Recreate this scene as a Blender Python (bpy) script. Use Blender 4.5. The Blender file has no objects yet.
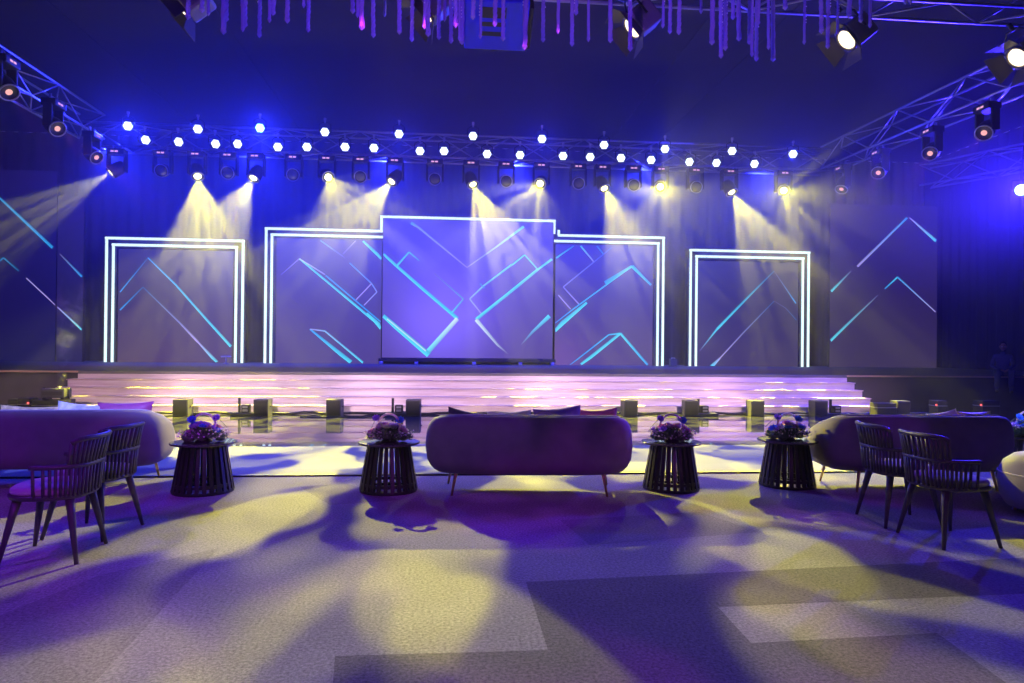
import bpy, bmesh, math, random
from mathutils import Vector, Matrix
R = random.Random(7)
PI = math.pi
sc = bpy.context.scene
col = sc.collection

# ------------------------------------------------------------------ camera
FPX, CX, CY = 700.0, 512.0, 341.5
CAMPOS = Vector((0, 0, 1.5))
YAW, PITCH, ROLL = math.radians(-5.1), math.radians(0.29), 0.0095
cam_d = bpy.data.cameras.new('camera')
cam = bpy.data.objects.new('camera', cam_d)
col.objects.link(cam)
cam_d.sensor_width = 36
cam_d.lens = FPX / 1024 * 36
cam_d.clip_end = 200
MC = Matrix.Rotation(YAW, 4, 'Z') @ Matrix.Rotation(PI / 2 + PITCH, 4, 'X') @ Matrix.Rotation(ROLL, 4, 'Z')
cam.matrix_world = Matrix.Translation(CAMPOS) @ MC
sc.camera = cam


def ray(px, py):
    return (MC.to_3x3() @ Vector(((px - CX) / FPX, (CY - py) / FPX, -1)))


def onY(px, py, y):
    d = ray(px, py)
    return CAMPOS + d * ((y - CAMPOS.y) / d.y)


def onZ(px, py, z=0.0):
    d = ray(px, py)
    return CAMPOS + d * ((z - CAMPOS.z) / d.z)


# ------------------------------------------------------------------ materials
def new_mat(name):
    m = bpy.data.materials.new(name)
    m.use_nodes = True
    nt = m.node_tree
    for n in list(nt.nodes):
        nt.nodes.remove(n)
    out = nt.nodes.new('ShaderNodeOutputMaterial')
    return m, nt, out


def pbr(name, c, rough=0.5, metal=0.0, spec=0.5, noise=0.0, nscale=20.0, bump=0.0, trans=0.0, sheen=0.0, stretch=None, coat=0.0):
    m, nt, out = new_mat(name)
    p = nt.nodes.new('ShaderNodeBsdfPrincipled')
    p.inputs['Base Color'].default_value = (*c, 1)
    p.inputs['Roughness'].default_value = rough
    p.inputs['Metallic'].default_value = metal
    p.inputs['Specular IOR Level'].default_value = spec
    p.inputs['Transmission Weight'].default_value = trans
    p.inputs['Sheen Weight'].default_value = sheen
    p.inputs['Coat Weight'].default_value = coat
    nt.links.new(p.outputs[0], out.inputs[0])
    if noise or bump:
        tc = nt.nodes.new('ShaderNodeTexCoord')
        mp = nt.nodes.new('ShaderNodeMapping')
        if stretch:
            mp.inputs['Scale'].default_value = stretch
        tx = nt.nodes.new('ShaderNodeTexNoise')
        tx.inputs['Scale'].default_value = nscale
        tx.inputs['Detail'].default_value = 4
        nt.links.new(tc.outputs['Object'], mp.inputs[0])
        nt.links.new(mp.outputs[0], tx.inputs['Vector'])
        if noise:
            mr = nt.nodes.new('ShaderNodeMapRange')
            mr.inputs['From Min'].default_value = 0.25
            mr.inputs['From Max'].default_value = 0.75
            mr.inputs['To Min'].default_value = 1 - noise
            mr.inputs['To Max'].default_value = 1 + noise
            nt.links.new(tx.outputs['Fac'], mr.inputs['Value'])
            vm = nt.nodes.new('ShaderNodeVectorMath')
            vm.operation = 'SCALE'
            vm.inputs[0].default_value = c
            nt.links.new(mr.outputs[0], vm.inputs['Scale'])
            nt.links.new(vm.outputs[0], p.inputs['Base Color'])
        if bump:
            b = nt.nodes.new('ShaderNodeBump')
            b.inputs['Strength'].default_value = bump
            b.inputs['Distance'].default_value = 0.01
            nt.links.new(tx.outputs['Fac'], b.inputs['Height'])
            nt.links.new(b.outputs[0], p.inputs['Normal'])
    return m


def emit(name, c, strength, sample='NONE'):
    m, nt, out = new_mat(name)
    e = nt.nodes.new('ShaderNodeEmission')
    e.inputs[0].default_value = (*c, 1)
    e.inputs[1].default_value = strength
    nt.links.new(e.outputs[0], out.inputs[0])
    m.cycles.emission_sampling = sample
    return m


def emit_attr(name, strength, sample='NONE'):
    """screen: the display colour comes from the face colours of the content"""
    m, nt, out = new_mat(name)
    a = nt.nodes.new('ShaderNodeAttribute')
    a.attribute_name = 'content'
    e = nt.nodes.new('ShaderNodeEmission')
    e.inputs[1].default_value = strength
    g = nt.nodes.new('ShaderNodeBsdfPrincipled')
    g.inputs['Base Color'].default_value = (0.035, 0.035, 0.045, 1)
    g.inputs['Roughness'].default_value = 0.45
    ad = nt.nodes.new('ShaderNodeAddShader')
    nt.links.new(a.outputs['Color'], e.inputs[0])
    nt.links.new(e.outputs[0], ad.inputs[0])
    nt.links.new(g.outputs[0], ad.inputs[1])
    nt.links.new(ad.outputs[0], out.inputs[0])
    m.cycles.emission_sampling = sample
    return m


M = {}
M['black_metal'] = pbr('black_metal', (0.02, 0.02, 0.024), 0.42, 0.3)
M['black_plastic'] = pbr('black_plastic', (0.03, 0.03, 0.035), 0.5)
M['aluminium'] = pbr('aluminium', (0.45, 0.45, 0.5), 0.4, 0.85)
M['dark_wood'] = pbr('dark_wood', (0.02, 0.017, 0.016), 0.42, noise=0.3, nscale=14, stretch=(8, 8, 1))
M['chair_wood'] = pbr('chair_wood', (0.075, 0.065, 0.065), 0.45, noise=0.2, nscale=14, stretch=(8, 8, 1))
M['seat_fabric'] = pbr('seat_fabric', (0.42, 0.38, 0.36), 0.85, noise=0.12, nscale=120, bump=0.2, sheen=0.2)
M['velvet'] = pbr('velvet', (0.20, 0.16, 0.20), 0.75, noise=0.1, nscale=8, sheen=0.12)
M['velvet_seat'] = pbr('velvet_seat', (0.34, 0.30, 0.33), 0.75, noise=0.1, nscale=8, sheen=0.35)
M['piping'] = pbr('piping', (0.55, 0.5, 0.5), 0.6)
M['brass'] = pbr('brass', (0.65, 0.45, 0.2), 0.3, 1.0)
M['deck'] = pbr('deck', (0.15, 0.14, 0.15), 0.6, noise=0.1, nscale=3)
M['fascia'] = pbr('fascia', (0.08, 0.075, 0.10), 0.7, noise=0.15, nscale=2)
M['nosing'] = pbr('nosing', (0.72, 0.5, 0.33), 0.45)
M['drape'] = pbr('drape', (0.045, 0.045, 0.06), 0.9, noise=0.25, nscale=2.0, stretch=(3, 3, .1))
M['ceiling_cloth'] = pbr('ceiling_cloth', (0.016, 0.014, 0.024), 0.95, noise=0.12, nscale=1.0)
M['seam'] = pbr('seam', (0.02, 0.02, 0.025), 0.95)
M['screen_back'] = pbr('screen_back', (0.03, 0.03, 0.035), 0.6)
M['box_grey'] = pbr('box_grey', (0.06, 0.06, 0.075), 0.5)
M['cable'] = pbr('cable', (0.015, 0.015, 0.016), 0.5)
M['acrylic'] = pbr('acrylic', (0.55, 0.40, 0.95), 0.22, trans=0.35, bump=0.3, nscale=60)
M['bubble'] = pbr('bubble', (0.95, 0.9, 0.95), 0.1, coat=1.0)
M['foliage'] = pbr('foliage', (0.13, 0.22, 0.10), 0.6, noise=0.5, nscale=30)
M['bloom_white'] = pbr('bloom_white', (0.9, 0.82, 0.8), 0.6, noise=0.15, nscale=60)
M['bloom_pink'] = pbr('bloom_pink', (0.88, 0.40, 0.60), 0.6, noise=0.2, nscale=60)
M['bloom_blue'] = pbr('bloom_blue', (0.10, 0.28, 0.85), 0.6, noise=0.2, nscale=60)
M['bloom_violet'] = pbr('bloom_violet', (0.52, 0.28, 0.85), 0.6, noise=0.2, nscale=60)
M['hoop'] = pbr('hoop', (0.92, 0.66, 0.66), 0.3, 0.15, coat=0.6)
M['pil_silver'] = pbr('pil_silver', (0.75, 0.72, 0.66), 0.45, noise=0.5, nscale=9)
M['pil_plum'] = pbr('pil_plum', (0.42, 0.07, 0.22), 0.55, noise=0.15, nscale=20, sheen=0.3)
M['pil_violet'] = pbr('pil_violet', (0.22, 0.10, 0.5), 0.55, noise=0.15, nscale=20, sheen=0.3)
M['pil_gold'] = pbr('pil_gold', (0.6, 0.45, 0.2), 0.5, noise=0.6, nscale=14)
M['pil_dark'] = pbr('pil_dark', (0.12, 0.11, 0.14), 0.6, noise=0.2, nscale=20)
M['skin'] = pbr('skin', (0.33, 0.2, 0.14), 0.55)
M['hair'] = pbr('hair', (0.02, 0.015, 0.012), 0.6)
M['shirt'] = pbr('shirt', (0.08, 0.09, 0.2), 0.8)
M['trousers'] = pbr('trousers', (0.1, 0.11, 0.16), 0.8)
M['shoe'] = pbr('shoe', (0.04, 0.035, 0.03), 0.5)
M['neon'] = emit('neon', (0.72, 0.96, 1.0), 1.35, 'AUTO')
M['par_face'] = emit('par_face', (0.66, 0.78, 1.0), 3.0)
M['par_face_cyan'] = emit('par_face_cyan', (0.25, 0.68, 1.0), 6.0)
M['head_face'] = emit('head_face', (1.0, 0.9, 0.35), 9.0)
M['head_off'] = pbr('head_off', (0.06, 0.06, 0.09), 0.08, coat=1)
M['pink_face'] = emit('pink_face', (1.0, 0.45, 0.42), 1.1)
M['lime_led'] = emit('red_led', (1.0, 0.12, 0.12), 2.0)
M['fresnel_face'] = emit('fresnel_face', (1.0, 0.80, 0.52), 2.5)
M['flood_face'] = emit('flood_face', (0.45, 0.8, 1.0), 6.0)
M['red_led'] = M['lime_led']
M['display_led'] = emit('display_led', (1.0, 0.5, 0.75), 0.9)
M['screen'] = emit_attr('screen', 1.0, 'AUTO')
M['blue_lit_housing'] = pbr('blue_lit_housing', (0.015, 0.02, 0.85), 0.5)  # blue light on the projector painted into its base colour
M['barn'] = pbr('barn', (0.12, 0.11, 0.1), 0.5, 0.4)
M['lamp_body'] = pbr('lamp_body', (0.2, 0.18, 0.22), 0.45, 0.5)
M['table_top'] = pbr('table_top', (0.06, 0.055, 0.055), 0.16, coat=0.4)

# steps: pale laminate with long streaks
m, nt, out = new_mat('step_laminate')
p = nt.nodes.new('ShaderNodeBsdfPrincipled')
tc = nt.nodes.new('ShaderNodeTexCoord'); mp = nt.nodes.new('ShaderNodeMapping'); tx = nt.nodes.new('ShaderNodeTexNoise')
mp.inputs['Scale'].default_value = (0.5, 3, 14)
tx.inputs['Scale'].default_value = 2.5
tx.inputs['Detail'].default_value = 6
cr = nt.nodes.new('ShaderNodeValToRGB')
cr.color_ramp.elements[0].position = 0.3
cr.color_ramp.elements[0].color = (0.62, 0.50, 0.46, 1)
cr.color_ramp.elements[1].position = 0.7
cr.color_ramp.elements[1].color = (0.86, 0.8, 0.78, 1)
nt.links.new(tc.outputs['Object'], mp.inputs[0]); nt.links.new(mp.outputs[0], tx.inputs['Vector'])
nt.links.new(tx.outputs['Fac'], cr.inputs[0]); nt.links.new(cr.outputs[0], p.inputs['Base Color'])
p.inputs['Roughness'].default_value = 0.4
nt.links.new(p.outputs[0], out.inputs[0])
M['step'] = m


def carpet_mat(name, base):
    m, nt, out = new_mat(name)
    p = nt.nodes.new('ShaderNodeBsdfPrincipled')
    tc = nt.nodes.new('ShaderNodeTexCoord')
    n1 = nt.nodes.new('ShaderNodeTexNoise'); n1.inputs['Scale'].default_value = 55; n1.inputs['Detail'].default_value = 5; n1.inputs['Roughness'].default_value = 0.75
    n2 = nt.nodes.new('ShaderNodeTexNoise'); n2.inputs['Scale'].default_value = 1.2; n2.inputs['Detail'].default_value = 3
    for n in (n1, n2):
        nt.links.new(tc.outputs['Object'], n.inputs['Vector'])
    a = nt.nodes.new('ShaderNodeMapRange'); a.inputs['From Min'].default_value = .3; a.inputs['From Max'].default_value = .7; a.inputs['To Min'].default_value = .45; a.inputs['To Max'].default_value = 1.55
    b = nt.nodes.new('ShaderNodeMapRange'); b.inputs['From Min'].default_value = .3; b.inputs['From Max'].default_value = .7; b.inputs['To Min'].default_value = .9; b.inputs['To Max'].default_value = 1.1
    nt.links.new(n1.outputs['Fac'], a.inputs['Value']); nt.links.new(n2.outputs['Fac'], b.inputs['Value'])
    mu = nt.nodes.new('ShaderNodeMath'); mu.operation = 'MULTIPLY'
    nt.links.new(a.outputs[0], mu.inputs[0]); nt.links.new(b.outputs[0], mu.inputs[1])
    v = nt.nodes.new('ShaderNodeVectorMath'); v.operation = 'SCALE'; v.inputs[0].default_value = base
    nt.links.new(mu.outputs[0], v.inputs['Scale'])
    nt.links.new(v.outputs[0], p.inputs['Base Color'])
    p.inputs['Roughness'].default_value = 0.95
    p.inputs['Specular IOR Level'].default_value = 0.1
    bp = nt.nodes.new('ShaderNodeBump'); bp.inputs['Strength'].default_value = 0.5; bp.inputs['Distance'].default_value = 0.008
    nt.links.new(n1.outputs['Fac'], bp.inputs['Height']); nt.links.new(bp.outputs[0], p.inputs['Normal'])
    nt.links.new(p.outputs[0], out.inputs[0])
    return m


M['carpet'] = carpet_mat('carpet', (0.31, 0.30, 0.285))
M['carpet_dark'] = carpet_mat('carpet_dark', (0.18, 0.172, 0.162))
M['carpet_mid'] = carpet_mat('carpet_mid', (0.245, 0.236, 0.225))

# glossy dance floor with faint panel seams
m, nt, out = new_mat('gloss_floor')
p = nt.nodes.new('ShaderNodeBsdfPrincipled')
tc = nt.nodes.new('ShaderNodeTexCoord')
br = nt.nodes.new('ShaderNodeTexBrick'); br.offset = 0
br.inputs['Color1'].default_value = (0.12, 0.12, 0.14, 1); br.inputs['Color2'].default_value = (0.11, 0.11, 0.13, 1); br.inputs['Mortar'].default_value = (0.06, 0.06, 0.07, 1)
br.inputs['Scale'].default_value = 1; br.inputs['Mortar Size'].default_value = 0.004; br.inputs['Brick Width'].default_value = 1.2; br.inputs['Row Height'].default_value = 2.4
nt.links.new(tc.outputs['Object'], br.inputs['Vector']); nt.links.new(br.outputs['Color'], p.inputs['Base Color'])
p.inputs['Roughness'].default_value = 0.045
p.inputs['Coat Weight'].default_value = 1.0
p.inputs['Coat Roughness'].default_value = 0.03
nt.links.new(p.outputs[0], out.inputs[0])
M['gloss_floor'] = m
M['white_floor'] = pbr('white_floor', (0.17, 0.17, 0.20), 0.65, spec=0.15, noise=0.06, nscale=1.5)


# ------------------------------------------------------------------ mesh builder
class MB:
    def __init__(s):
        s.v, s.f, s.m, s.sm = [], [], [], []

    def add(s, verts, faces, mi=0, smooth=False):
        o = len(s.v)
        s.v += [tuple(v) for v in verts]
        for f in faces:
            s.f.append([i + o for i in f]); s.m.append(mi); s.sm.append(smooth)

    def box(s, lo, hi, mi=0, mat=None, bev=0.0):
        if bev > 0:
            b = bmesh.new()
            bmesh.ops.create_cube(b, size=1)
            for v in b.verts:
                v.co = Vector([(lo[i] + hi[i]) / 2 + v.co[i] * (hi[i] - lo[i]) for i in range(3)])
            bmesh.ops.bevel(b, geom=b.edges[:], offset=bev, segments=2, affect='EDGES', profile=0.6)
            b.verts.ensure_lookup_table()
            b.verts.index_update()
            vs = [v.co.copy() for v in b.verts]
            fs = [[v.index for v in f.verts] for f in b.faces]
            b.free()
        else:
            x0, y0, z0 = lo; x1, y1, z1 = hi
            vs = [Vector(c) for c in ((x0, y0, z0), (x1, y0, z0), (x1, y1, z0), (x0, y1, z0), (x0, y0, z1), (x1, y0, z1), (x1, y1, z1), (x0, y1, z1))]
            fs = [(0, 3, 2, 1), (4, 5, 6, 7), (0, 1, 5, 4), (1, 2, 6, 5), (2, 3, 7, 6), (3, 0, 4, 7)]
        if mat is not None:
            vs = [mat @ v for v in vs]
        s.add(vs, fs, mi)

    def tube(s, pts, r, n=8, mi=0, closed=False, cap=True, flat=1.0, up=None):
        """tube along points; r a number or a list; flat scales one section axis"""
        pts = [Vector(p) for p in pts]
        N = len(pts)
        rs = r if isinstance(r, (list, tuple)) else [r] * N
        rings = []
        prev = None
        for i, p in enumerate(pts):
            if closed:
                t = pts[(i + 1) % N] - pts[i - 1]
            else:
                t = pts[min(i + 1, N - 1)] - pts[max(i - 1, 0)]
            t.normalize()
            if prev is None:
                a = Vector(up) if up else (Vector((0, 0, 1)) if abs(t.z) < .9 else Vector((1, 0, 0)))
                u = (a - t * a.dot(t)).normalized()
            else:
                u = (prev - t * prev.dot(t)).normalized()
            prev = u
            w = t.cross(u)
            rings.append([p + (u * math.cos(k * 2 * PI / n) + w * math.sin(k * 2 * PI / n) * flat) * rs[i] for k in range(n)])
        vs = [v for ring in rings for v in ring]
        fs = []
        for i in range(N if closed else N - 1):
            j = (i + 1) % N
            for k in range(n):
                fs.append((i * n + k, i * n + (k + 1) % n, j * n + (k + 1) % n, j * n + k))
        if cap and not closed:
            fs.append(tuple(reversed(range(n))))
            fs.append(tuple((N - 1) * n + k for k in range(n)))
        s.add(vs, fs, mi, n > 4)

    def lathe(s, prof, n=24, mi=0, mat=None, smooth=True):
        """prof: (radius, z) from the bottom up"""
        vs, fs = [], []
        for (r, z) in prof:
            for k in range(n):
                a = 2 * PI * k / n
                vs.append(Vector((r * math.cos(a), r * math.sin(a), z)))
        for i in range(len(prof) - 1):
            for k in range(n):
                fs.append((i * n + k, i * n + (k + 1) % n, (i + 1) * n + (k + 1) % n, (i + 1) * n + k))
        fs.append(tuple(reversed(range(n))))
        fs.append(tuple((len(prof) - 1) * n + k for k in range(n)))
        if mat is not None:
            vs = [mat @ v for v in vs]
        s.add(vs, fs, mi, smooth)

    def ball(s, c, r, n=10, mi=0, sq=(1, 1, 1)):
        vs, fs = [], []
        h = n // 2
        for i in range(1, h):
            t = PI * i / h
            for k in range(n):
                a = 2 * PI * k / n
                vs.append(Vector(c) + Vector((math.sin(t) * math.cos(a) * sq[0], math.sin(t) * math.sin(a) * sq[1], math.cos(t) * sq[2])) * r)
        for i in range(h - 2):
            for k in range(n):
                fs.append((i * n + k, (i + 1) * n + k, (i + 1) * n + (k + 1) % n, i * n + (k + 1) % n))
        vs += [Vector(c) + Vector((0, 0, r * sq[2])), Vector(c) - Vector((0, 0, r * sq[2]))]
        a, b = len(vs) - 2, len(vs) - 1
        for k in range(n):
            fs.append((a, k, (k + 1) % n))
            fs.append((b, (h - 2) * n + (k + 1) % n, (h - 2) * n + k))
        s.add(vs, fs, mi, True)

    def build(s, name, mats, parent=None, fix=True):
        me = bpy.data.meshes.new(name)
        me.from_pydata(s.v, [], s.f)
        for mm in (mats if isinstance(mats, (list, tuple)) else [mats]):
            me.materials.append(mm)
        me.polygons.foreach_set('material_index', s.m)
        me.polygons.foreach_set('use_smooth', s.sm)
        if fix:
            b = bmesh.new(); b.from_mesh(me)
            bmesh.ops.recalc_face_normals(b, faces=b.faces)
            b.to_mesh(me); b.free()
        me.update()
        o = bpy.data.objects.new(name, me)
        col.objects.link(o)
        if parent:
            o.parent = parent
        return o


def tag(o, label=None, cat=None, group=None, kind=None):
    if label: o['label'] = label
    if cat: o['category'] = cat
    if group: o['group'] = group
    if kind: o['kind'] = kind
    return o


def thing(name, label, cat, loc=(0, 0, 0), rz=0.0, group=None):
    o = bpy.data.objects.new(name, None)
    o.empty_display_size = 0.1
    col.objects.link(o)
    o.location = loc
    o.rotation_euler = (0, 0, rz)
    return tag(o, label, cat, group)


KIDS = {}


def kids(o):
    return [c for c in bpy.data.objects if c.parent == o]


def dup(root, loc, rz=None, label=None, group=None, rot=None):
    r = root.copy(); col.objects.link(r)
    r.location = loc
    if rz is not None: r.rotation_euler = (0, 0, rz)
    if rot is not None: r.rotation_euler = rot
    if label: r['label'] = label
    if group: r['group'] = group
    for ch in kids(root):
        c = ch.copy(); col.objects.link(c); c.parent = r
        for g in kids(ch):
            d = g.copy(); col.objects.link(d); d.parent = c
    return r


# ------------------------------------------------------------------ setting
XL, XR, YB, YF = -16.0, 18.0, 25.2, -7.0
ZC = 8.6
C0 = onZ(512, 474.6)
YC = C0.y                               # carpet edge
mb = MB()
mb.add([(XL, YF, 0), (XR, YF, 0), (XR, YC, 0), (XL, YC, 0)], [(0, 1, 2, 3)], 0)


def floor_poly(px, mi, z):  # straight-edged carpet areas in darker greys, laid just over the base
    vs = [onZ(x, y, z) for x, y in px]
    mb.add(vs, [list(range(len(vs)))[::-1]], mi)


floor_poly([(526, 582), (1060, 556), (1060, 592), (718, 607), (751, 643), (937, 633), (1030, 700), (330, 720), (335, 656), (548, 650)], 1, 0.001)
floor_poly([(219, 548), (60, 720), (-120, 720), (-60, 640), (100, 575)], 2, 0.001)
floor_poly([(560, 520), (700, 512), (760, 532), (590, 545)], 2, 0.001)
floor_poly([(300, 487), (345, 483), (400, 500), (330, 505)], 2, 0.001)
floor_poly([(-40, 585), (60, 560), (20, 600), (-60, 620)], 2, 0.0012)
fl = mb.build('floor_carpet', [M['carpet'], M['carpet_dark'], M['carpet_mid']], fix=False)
tag(fl, 'grey carpet with darker polygons across the front of the hall', 'floor', kind='structure')
YG = onZ(512, 445.5).y
mb = MB(); mb.add([(XL, YC, 0), (XR, YC, 0), (XR, YG, 0), (XL, YG, 0)], [(0, 1, 2, 3)])
tag(mb.build('floor_white', M['white_floor'], fix=False), 'white satin floor strip beyond the carpet', 'floor', kind='structure')
mb = MB(); mb.add([(XL, YG, 0), (XR, YG, 0), (XR, YB, 0), (XL, YB, 0)], [(0, 1, 2, 3)])
tag(mb.build('floor_gloss', M['gloss_floor'], fix=False), 'mirror glossy floor reflecting the steps', 'floor', kind='structure')
mb = MB(); mb.box((XL, YG - .01, 0), (XR, YG + .01, .004))
tag(mb.build('trim_2', M['black_plastic']), 'thin dark seam between the satin and mirror floors', 'trim', kind='structure')
mb = MB(); mb.box((XL, YC - 0.03, 0), (XR, YC + 0.04, 0.018), bev=0.005)
tag(mb.build('trim_1', M['cable']), 'black strip between carpet and glossy floor', 'trim', kind='structure')

# ceiling cloth with seams running toward the stage
mb = MB()
mb.add([(XL, YF, ZC), (XL, YB, ZC), (XR, YB, ZC), (XR, YF, ZC)], [(0, 1, 2, 3)], 0)
for px, py in ((100, 46), (676, 60), (712, 90), (250, 60)):
    x = onZ(px, py, ZC).x
    mb.box((x - .035, YF, ZC - .03), (x + .035, YB, ZC - .004), 1)
tag(mb.build('ceiling', [M['ceiling_cloth'], M['seam']], fix=False), 'dark cloth ceiling with seams', 'ceiling', kind='structure')


def drape_wall(name, p0, p1, z1, label, amp=0.06, per=0.45):
    mb = MB()
    p0, p1 = Vector((*p0, 0)), Vector((*p1, 0))
    L = (p1 - p0).length
    n = int(L / per * 6)
    t = (p1 - p0).normalized(); nn = Vector((-t.y, t.x, 0))
    vs, fs = [], []
    for i in range(n + 1):
        s = L * i / n
        q = p0 + t * s + nn * amp * math.sin(2 * PI * s / per + 0.6 * math.sin(s * 1.7))
        vs += [q, q + Vector((0, 0, z1))]
    for i in range(n):
        fs.append((2 * i, 2 * i + 2, 2 * i + 3, 2 * i + 1))
    mb.add(vs, fs, 0, True)
    return tag(mb.build(name, M['drape'], fix=False), label, 'wall', kind='structure')


drape_wall('wall_back', (XR, YB), (XL, YB), ZC, 'dark drape wall behind the screens')
drape_wall('wall_left', (XL, YB), (XL, YF), ZC, 'dark drape along the left of the hall')
drape_wall('wall_right', (XR, YF), (XR, YB), ZC, 'dark drape along the right of the hall')
drape_wall('wall_rear', (XL, YF), (XR, YF), ZC, 'dark drape at the rear of the hall')

# ------------------------------------------------------------------ stage
HS, YS, RISE, TREAD = 0.83, 16.45, 0.166, 0.29
xl = onY(78, 372, YS).x
xr = onY(847, 376, YS).x
st = thing('stage', 'raised stage platform with purple deck across the hall', 'stage', (0, YS, 0))
mb = MB(); mb.box((XL + .1, 0.35, HS - .06), (XR - .1, YB - YS - .25, HS), bev=.01)
mb.box((xl, 0.0, HS - .06), (xr, 0.36, HS), bev=.01)
mb.build('deck', M['deck'], st)
mb = MB()
mb.box((XL + .1, 0.42, 0), (xl - .02, .5, HS - .06)); mb.build('fascia', M['fascia'], st)
mb = MB()
mb.box((xr + .02, 0.42, 0), (XR - .1, .5, HS - .06)); mb.build('fascia', M['fascia'], st)
for a, b in ((XL + .1, xl), (xr, XR - .1)):
    mb = MB(); mb.box((a, .335, HS - .05), (b, .35, HS - .01)); mb.build('edge_trim', M['nosing'], st)
sp = thing('stage_steps', 'wide pale steps leading up to the lit stage', 'steps', (0, YS, 0))
for k in range(5):
    z1 = HS - .06 if k == 4 else RISE * (k + 1)
    z0 = RISE * k
    y0 = -TREAD * (4 - k)
    e, er = 0.07 * (4 - k), 0.02 * (4 - k)
    mb = MB()
    mb.box((xl - e, y0, z0), (xr + er, 0.34, z1 - .022 if k < 4 else z1 - .001), 0)
    if k < 4:
        mb.box((xl - e - .02, y0 - .02, z1 - .02), (xr + er + .02, y0 + TREAD + .01, z1), 0, bev=.006)
    o = mb.build('step', M['step'], sp)
    if k < 4:
        mb = MB(); mb.box((xl - e - .02, y0 - .026, z1 - .012), (xr + er + .02, y0 - .0205, z1 - .004)); mb.build('nosing', M['nosing'], o)

# ------------------------------------------------------------------ LED screens
YW = 23.7
CY1, CY2, LIL, WHT = (0.10, 0.85, 1.0), (0.03, 0.45, 0.95), (0.5, 0.42, 0.95), (0.75, 0.97, 1.0)


def screen(label, px0, px1, ytop, ybot, lines, bg=((.030, .022, .075), (.05, .035, .09)), Y=YW, glow=None, zbase=HS, group=None):
    """LED wall between two picture columns; the content lines are picture polylines"""
    a = onY((px0[0] + px0[1]) / 2, (ytop + ybot) / 2, Y); b = onY((px1[0] + px1[1]) / 2, (ytop + ybot) / 2, Y)
    zt = onY((px0[0] + px1[0]) / 2, ytop, Y).z
    x0, x1 = a.x, b.x
    t = thing('led_screen', label, 'screen', ((x0 + x1) / 2, Y, zbase), 0, group)
    xm = (x0 + x1) / 2
    mb = MB(); mb.box((x0 - xm, 0.012, 0), (x1 - xm, .14, zt - zbase), bev=.004)
    mb.build('cabinet', M['screen_back'], t)
    # display: grid of the background + line quads just in front
    vs, fs, cs = [], [], []
    NX, NZ = 24, 20
    for j in range(NZ + 1):
        for i in range(NX + 1):
            x = x0 + (x1 - x0) * i / NX; z = zbase + (zt - zbase) * j / NZ
            vs.append((x - xm, 0, z - zbase))
            f = j / NZ
            c = [bg[1][k] * (1 - f) + bg[0][k] * f for k in range(3)]
            if glow:
                for gx, gy, gr, gc in glow:
                    g = onY(gx, gy, Y)
                    d = math.hypot(x - g.x, z - g.z) / gr
                    w = math.exp(-d * d)
                    c = [c[k] + gc[k] * w for k in range(3)]
            cs.append(c)
    for j in range(NZ):
        for i in range(NX):
            q = j * (NX + 1) + i
            fs.append((q, q + 1, q + NX + 2, q + NX + 1))
    for li, (pts, w0, w1, c0, c1) in enumerate(lines):
        P = [onY(x, y, Y) for x, y in pts]
        n = len(P)
        for i in range(n - 1):
            f0, f1 = i / (n - 1), (i + 1) / (n - 1)
            d = P[i + 1] - P[i]; d.y = 0
            nn = Vector((-d.z, 0, d.x)).normalized()
            base = len(vs)
            S = 4
            for k in range(S + 1):
                f = f0 + (f1 - f0) * k / S
                w = (w0 * (1 - f) + w1 * f) / 29.5 / 2
                c = [c0[q] * (1 - f) + c1[q] * f for q in range(3)]
                cc = P[i] + d * (k / S)
                off = -0.002 - 0.0006 * li
                for sgn, cl in ((-1, 1.0), (1, 0.55)):
                    v = cc + nn * w * sgn
                    vx = min(max(v.x, x0 + .01), x1 - .01); vz = min(max(v.z, zbase + .01), zt - .01)
                    vs.append((vx - xm, off, vz - zbase)); cs.append([q * cl for q in c])
            for k in range(S):
                q = base + 2 * k
                fs.append((q, q + 2, q + 3, q + 1))
    me = bpy.data.meshes.new('display')
    me.from_pydata(vs, [], fs)
    ca = me.color_attributes.new('content', 'FLOAT_COLOR', 'POINT')
    for i, c in enumerate(cs):
        ca.data[i].color = (*c, 1)
    me.materials.append(M['screen'])
    o = bpy.data.objects.new('display', me); col.objects.link(o); o.parent = t
    return t


D2 = tuple(c * .35 for c in LIL)
DC = tuple(c * .35 for c in CY2)
screen('leftmost tall screen at picture edge with one broken diagonal line', (-22, -22), (56, 56), 170, 365, [
    ([(-20, 179), (2, 200), (52.7, 247.7)], 1.2, 2.6, CY2, CY2), ([(-20, 278), (3.5, 257.7), (19, 271)], 1.2, 1.4, CY2, DC), ([(26.4, 278), (55.5, 305)], .9, 1.1, LIL, LIL)], bg=((.006, .004, .06), (.006, .005, .05)))
screen('narrow dark screen behind the fog plume with two thin diagonal ends', (57, 57), (83, 83), 196, 365, [
    ([(60, 254), (82, 276.7)], 1.0, 2.0, D2, CY2), ([(57.5, 307), (82, 329.7)], 1.0, 2.0, LIL, CY1)], bg=((.012, .008, .05), (.014, .012, .05)))
screen('screen inside the left glowing portal with two thin peaked lines', (118, 118), (233, 233), 250, 362, [
    ([(120, 292), (148, 257.7)], 1.2, 1.0, CY2, DC), ([(148, 257.7), (176, 285), (207, 320), (231, 346.5)], 1.2, 2.6, CY2, CY1),
    ([(120, 310), (143, 287)], 1.4, 1.0, CY2, DC), ([(143, 287), (180, 323), (198, 342)], 1.0, 2.2, DC, LIL), ([(198, 342), (217, 362.5)], 1.4, 3.2, LIL, CY1)],
    bg=((.03, .025, .085), (.055, .022, .07)))
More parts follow.
